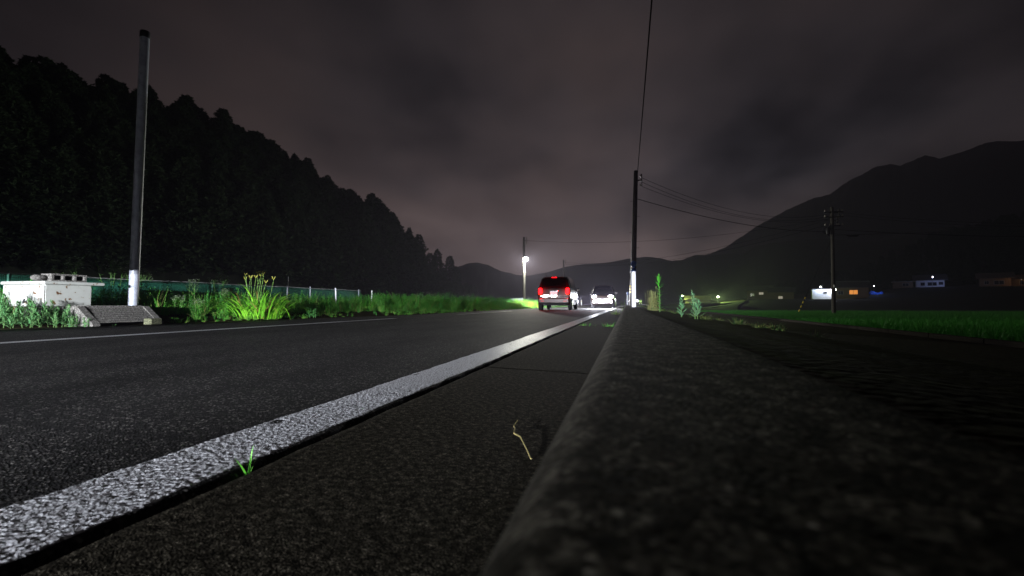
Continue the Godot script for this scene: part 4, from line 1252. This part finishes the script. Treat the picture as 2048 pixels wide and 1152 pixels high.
func make_far_side():
	var gy := func(x, d): return Vector3(x, ground_height(x, d), -d)
	var W = M.window_dark
	house("storage_shed", "plain bluish-white shed lit by the lamps beside the paddy pole", gy.call(49.7, 135), -0.25, 4.7, 2.6, 3.0, 0.0, 0.1, M.wall_white, M.roof_dark, [[0.4, 1.7, 0.7, 0.35, W]], "shed")
	small_lamp("white lamp on top of the bluish-white shed", Vector3(48.6, 4.75, -133.0), M.white_glow, Color(0.8, 0.86, 1.0), 14.0, 0.2)
	small_lamp("white lamp to the right of the bluish-white shed", Vector3(51.5, 4.0, -132), M.white_glow, Color(0.95, 0.95, 1.0), 22.0, 0.18, 2.6)
	house("dark_house", "dark house with one orange lit window", gy.call(63.5, 153), -0.35, 8.0, 3.0, 6.0, 1.8, 0.6, M.wall_brown, M.roof_dark, [[0.6, 1.75, 1.9, 1.15, M.warm_window], [-2.4, 1.6, 1.2, 1.0, W]])
	house("white_house", "white house with a row of windows under a dark roof", gy.call(103.0, 190), -0.45, 7.2, 2.6, 7.0, 1.9, 0.9, M.wall_white, M.roof_dark, [[-1.9, 1.35, 1.0, 1.0, W], [0.5, 1.35, 2.2, 1.1, W], [2.7, 1.5, 1.0, 0.9, W]])
	small_lamp("small bluish lamp in front of the white house", Vector3(98.5, ground_height(100, 178) + 3.4, -180), M.white_glow, Color(0.6, 0.68, 1.0), 16.0, 0.12, 3.4)
	house("carport", "low open-fronted carport next to the white house", gy.call(95.0, 190), -0.45, 5.4, 2.2, 5.0, 0.0, 0.4, M.wall_brown, M.frame_grey, [[0.8, 1.2, 1.6, 0.9, W]], "carport")
	house("brown_house", "dim brown house with two stepped roofs at the right edge", gy.call(119.0, 186), -0.5, 7.0, 2.8, 6.0, 1.8, 1.0, M.wall_brown, M.roof_brown, [[0.8, 1.5, 2.2, 1.2, W], [-2.0, 1.5, 1.0, 1.0, W]])
	house("brown_house", "lower wing of the dim brown house at the right edge", gy.call(126.0, 186), -0.5, 5.0, 2.4, 5.0, 1.4, 0.9, M.wall_brown, M.roof_brown, [[0.5, 1.4, 1.8, 1.2, W]])
	small_lamp("faint warm porch lamp of the brown house", Vector3(121.5, ground_height(122, 180) + 2.3, -179), M.pale_window, Color(1.0, 0.75, 0.5), 5.0, 0.1, 2.3)
	house("farm_shed", "low beige gabled shed lit by a yellow-green lamp", gy.call(25.2, 178), -0.1, 8.4, 1.7, 6.0, 1.2, 0.4, M.wall_beige, M.wall_beige, [[-1.5, 0.9, 1.0, 0.6, W]], "shed")
	small_lamp("yellow-green lamp left of the beige gabled shed", Vector3(19.6, 3.35, -174), M.green_glow, Color(0.85, 1.0, 0.5), 40.0, 0.23, 2.4)
	small_lamp("brilliant green-white lamp standing at the far edge of the paddy", Vector3(20.8, 2.05, -115), M.green_glow, Color(0.8, 1.0, 0.55), 260.0, 0.22, 2.0)
	small_lamp("single white lamp among the dark houses", Vector3(57.0, 4.95, -181), M.white_glow, Color(1.0, 0.93, 0.85), 20.0, 0.23, 3.6)
	house("dark_house", "dark house with one small pale window left of the white lamp", gy.call(48.0, 186), -0.3, 8.0, 3.6, 6.0, 1.6, 0.5, M.wall_brown, M.roof_dark, [[0.6, 2.6, 1.4, 0.8, M.pale_window], [-2.3, 2.2, 1.2, 1.0, W]])
	house("dark_house", "dark house showing a pinkish window low down near the lamp", gy.call(50.5, 170), -0.3, 7.0, 2.6, 5.0, 1.5, 0.5, M.wall_brown, M.roof_dark, [[-0.3, 0.9, 1.2, 0.8, M.pale_window]])
	var t := thing("blue_tarpaulin", "blue tarpaulin over a heap beside the orange-lit house", "tarpaulin", gy.call(73.0, 160))
	var s := new_st()
	var rings := []
	for i in 7:
		var r := []
		for k in 12:
			var a := PI * k / 11.0
			var rr := 1.0 + 0.18 * noise.get_noise_2d(i * 70.0, k * 60.0)
			r.append(Vector3(-cos(a) * 0.9 * rr, sin(a) * (0.9 + 0.3 * sin(i * 1.1)) * rr, 0).rotated(Vector3.UP, PI / 2) + Vector3(-1.6 + i * 0.53, 0, 0))
		rings.append(r)
	loft(s, rings, false)
	build(s, "sheet", M.tarp_blue, t)
	small_lamp("cold blue-white lamp over the blue tarpaulin", Vector3(71.5, ground_height(73, 158) + 2.6, -157.5), M.white_glow, Color(0.6, 0.7, 1.0), 12.0, 0.1, 2.6)
	t = thing("field_sign", "small white and red sign board by the beige shed", "sign", gy.call(20.2, 160))
	s = new_st(); box(s, Vector3(0, 1.3, 0), Vector3(1.0, 1.0, 0.05)); build(s, "board", M.sign_white, t)
	for q in [[-0.25, 1.3], [0.22, 1.3]]:
		s = new_st(); box(s, Vector3(q[0], q[1], 0.035), Vector3(0.16, 0.6, 0.02)); build(s, "mark", M.sign_red, t)
	for x in [-0.4, 0.4]:
		s = new_st(); tube(s, [Vector3(x, -0.2, -0.05), Vector3(x, 1.7, -0.05)], [0.03], 6); build(s, "post", M.galvanised, t)

# ------------------------------------------------------------------ sky
func make_sky() -> Sky:
	var W := 1024
	var H := 512
	var im := Image.create(W, H, false, Image.FORMAT_RGBF)
	var n := FastNoiseLite.new()
	n.noise_type = FastNoiseLite.TYPE_SIMPLEX_SMOOTH
	n.frequency = 1.0; n.fractal_octaves = 5; n.seed = 8
	for y in H:
		var el := (0.5 - (y + 0.5) / H) * PI
		for x in W:
			var az := wrapf((x + 0.5) / W * TAU, -PI, PI)       # 0 looks down the road
			var e := maxf(el, 0.0)
			var d := Vector3(sin(az) * cos(e), sin(e), -cos(az) * cos(e))
			var flat := Vector3(d.x, 0, d.z) / (d.y + 0.22)    # streets of cloud seen from below
			var c := n.get_noise_3d(flat.x * 0.75, flat.z * 0.55, 3.0)
			var c2 := n.get_noise_3d(flat.x * 1.7 + 9.0, flat.z * 1.3, 8.0)
			var town := exp(-rad_to_deg(e) / 13.0)
			var glow := exp(-pow(az + 0.1, 2.0) / 0.5)             # the town lies ahead
			var lum := 0.006 + 0.017 * glow + 0.165 * town * (0.12 + 0.88 * glow)
			lum *= 0.76 * (1.0 + 1.15 * c + 0.5 * c2)
			lum = maxf(lum, 0.004)
			var warm := clampf(0.35 + 0.7 * town + 0.9 * c, 0.0, 1.0)
			im.set_pixel(x, y, Color(lum * lerpf(1.02, 1.27, warm), lum * lerpf(0.95, 0.94, warm), lum * lerpf(1.13, 0.92, warm)))
	var p := PanoramaSkyMaterial.new()
	p.panorama = ImageTexture.create_from_image(im)
	p.energy_multiplier = 1.0
	var s := Sky.new()
	s.sky_material = p
	return s

func _ready():
	rng.seed = 1
	noise.seed = 5; noise.frequency = 0.01; noise.noise_type = FastNoiseLite.TYPE_SIMPLEX_SMOOTH
	# camera: on the kerb, a wide lens turned a little left of the road
	var cam := Camera3D.new()
	cam.name = "camera"
	cam.position = Vector3(0, 0.28, 0)
	cam.rotation_degrees = Vector3(2.0, 14.1, 0)
	cam.fov = 64.66
	cam.near = 0.02; cam.far = 6000
	var lens := CameraAttributesPhysical.new()
	lens.frustum_focal_length = 18.96
	lens.frustum_focus_distance = 4.5
	lens.exposure_aperture = 8.0
	cam.attributes = lens
	cam.fov = 64.66
	add_child(cam)
	cam.current = true
	var we := WorldEnvironment.new()
	var env := Environment.new()
	env.background_mode = Environment.BG_SKY
	env.sky = make_sky()
	env.background_energy_multiplier = 1.0
	env.tonemap_mode = Environment.TONE_MAPPER_LINEAR
	env.tonemap_exposure = 0.84
	env.fog_enabled = true
	env.fog_density = 0.00017
	env.fog_light_color = Color(0.84, 0.83, 0.95)
	env.volumetric_fog_enabled = true
	env.volumetric_fog_density = 0.0
	env.sdfgi_enabled = true; env.ssao_enabled = true; env.ssil_enabled = true
	we.environment = env
	we.name = "world_environment"
	add_child(we)
	make_materials()
	make_ground()
	make_road()
	make_mountains()
	make_hill()
	make_left_side()
	make_poles()
	make_cars()
	marker_post(Vector3(0.125, 0.215, -8.0), "white marker post with round blue reflector standing on the kerb")
	marker_post(Vector3(0.06, 0.215, -24.0), "far white marker post on the kerb beside the striped pole", 0.85)
	make_far_side()
	make_plants()
	# haze volume added over the far road to give the lamps a halo
	var fm := FogMaterial.new()
	fm.density = 0.0009
	fm.albedo = Color(0.93, 0.89, 1.0)
	var fv := FogVolume.new()
	fv.name = "lamp_halo_haze"
	fv.shape = RenderingServer.FOG_VOLUME_SHAPE_BOX
	fv.size = Vector3(70, 22, 110)
	fv.position = Vector3(-2, 10, -75)
	fv.material = fm
	add_child(fv)
	tag(fv, "thin haze added over the far road for halos round the lamps", "haze", "", "stuff")
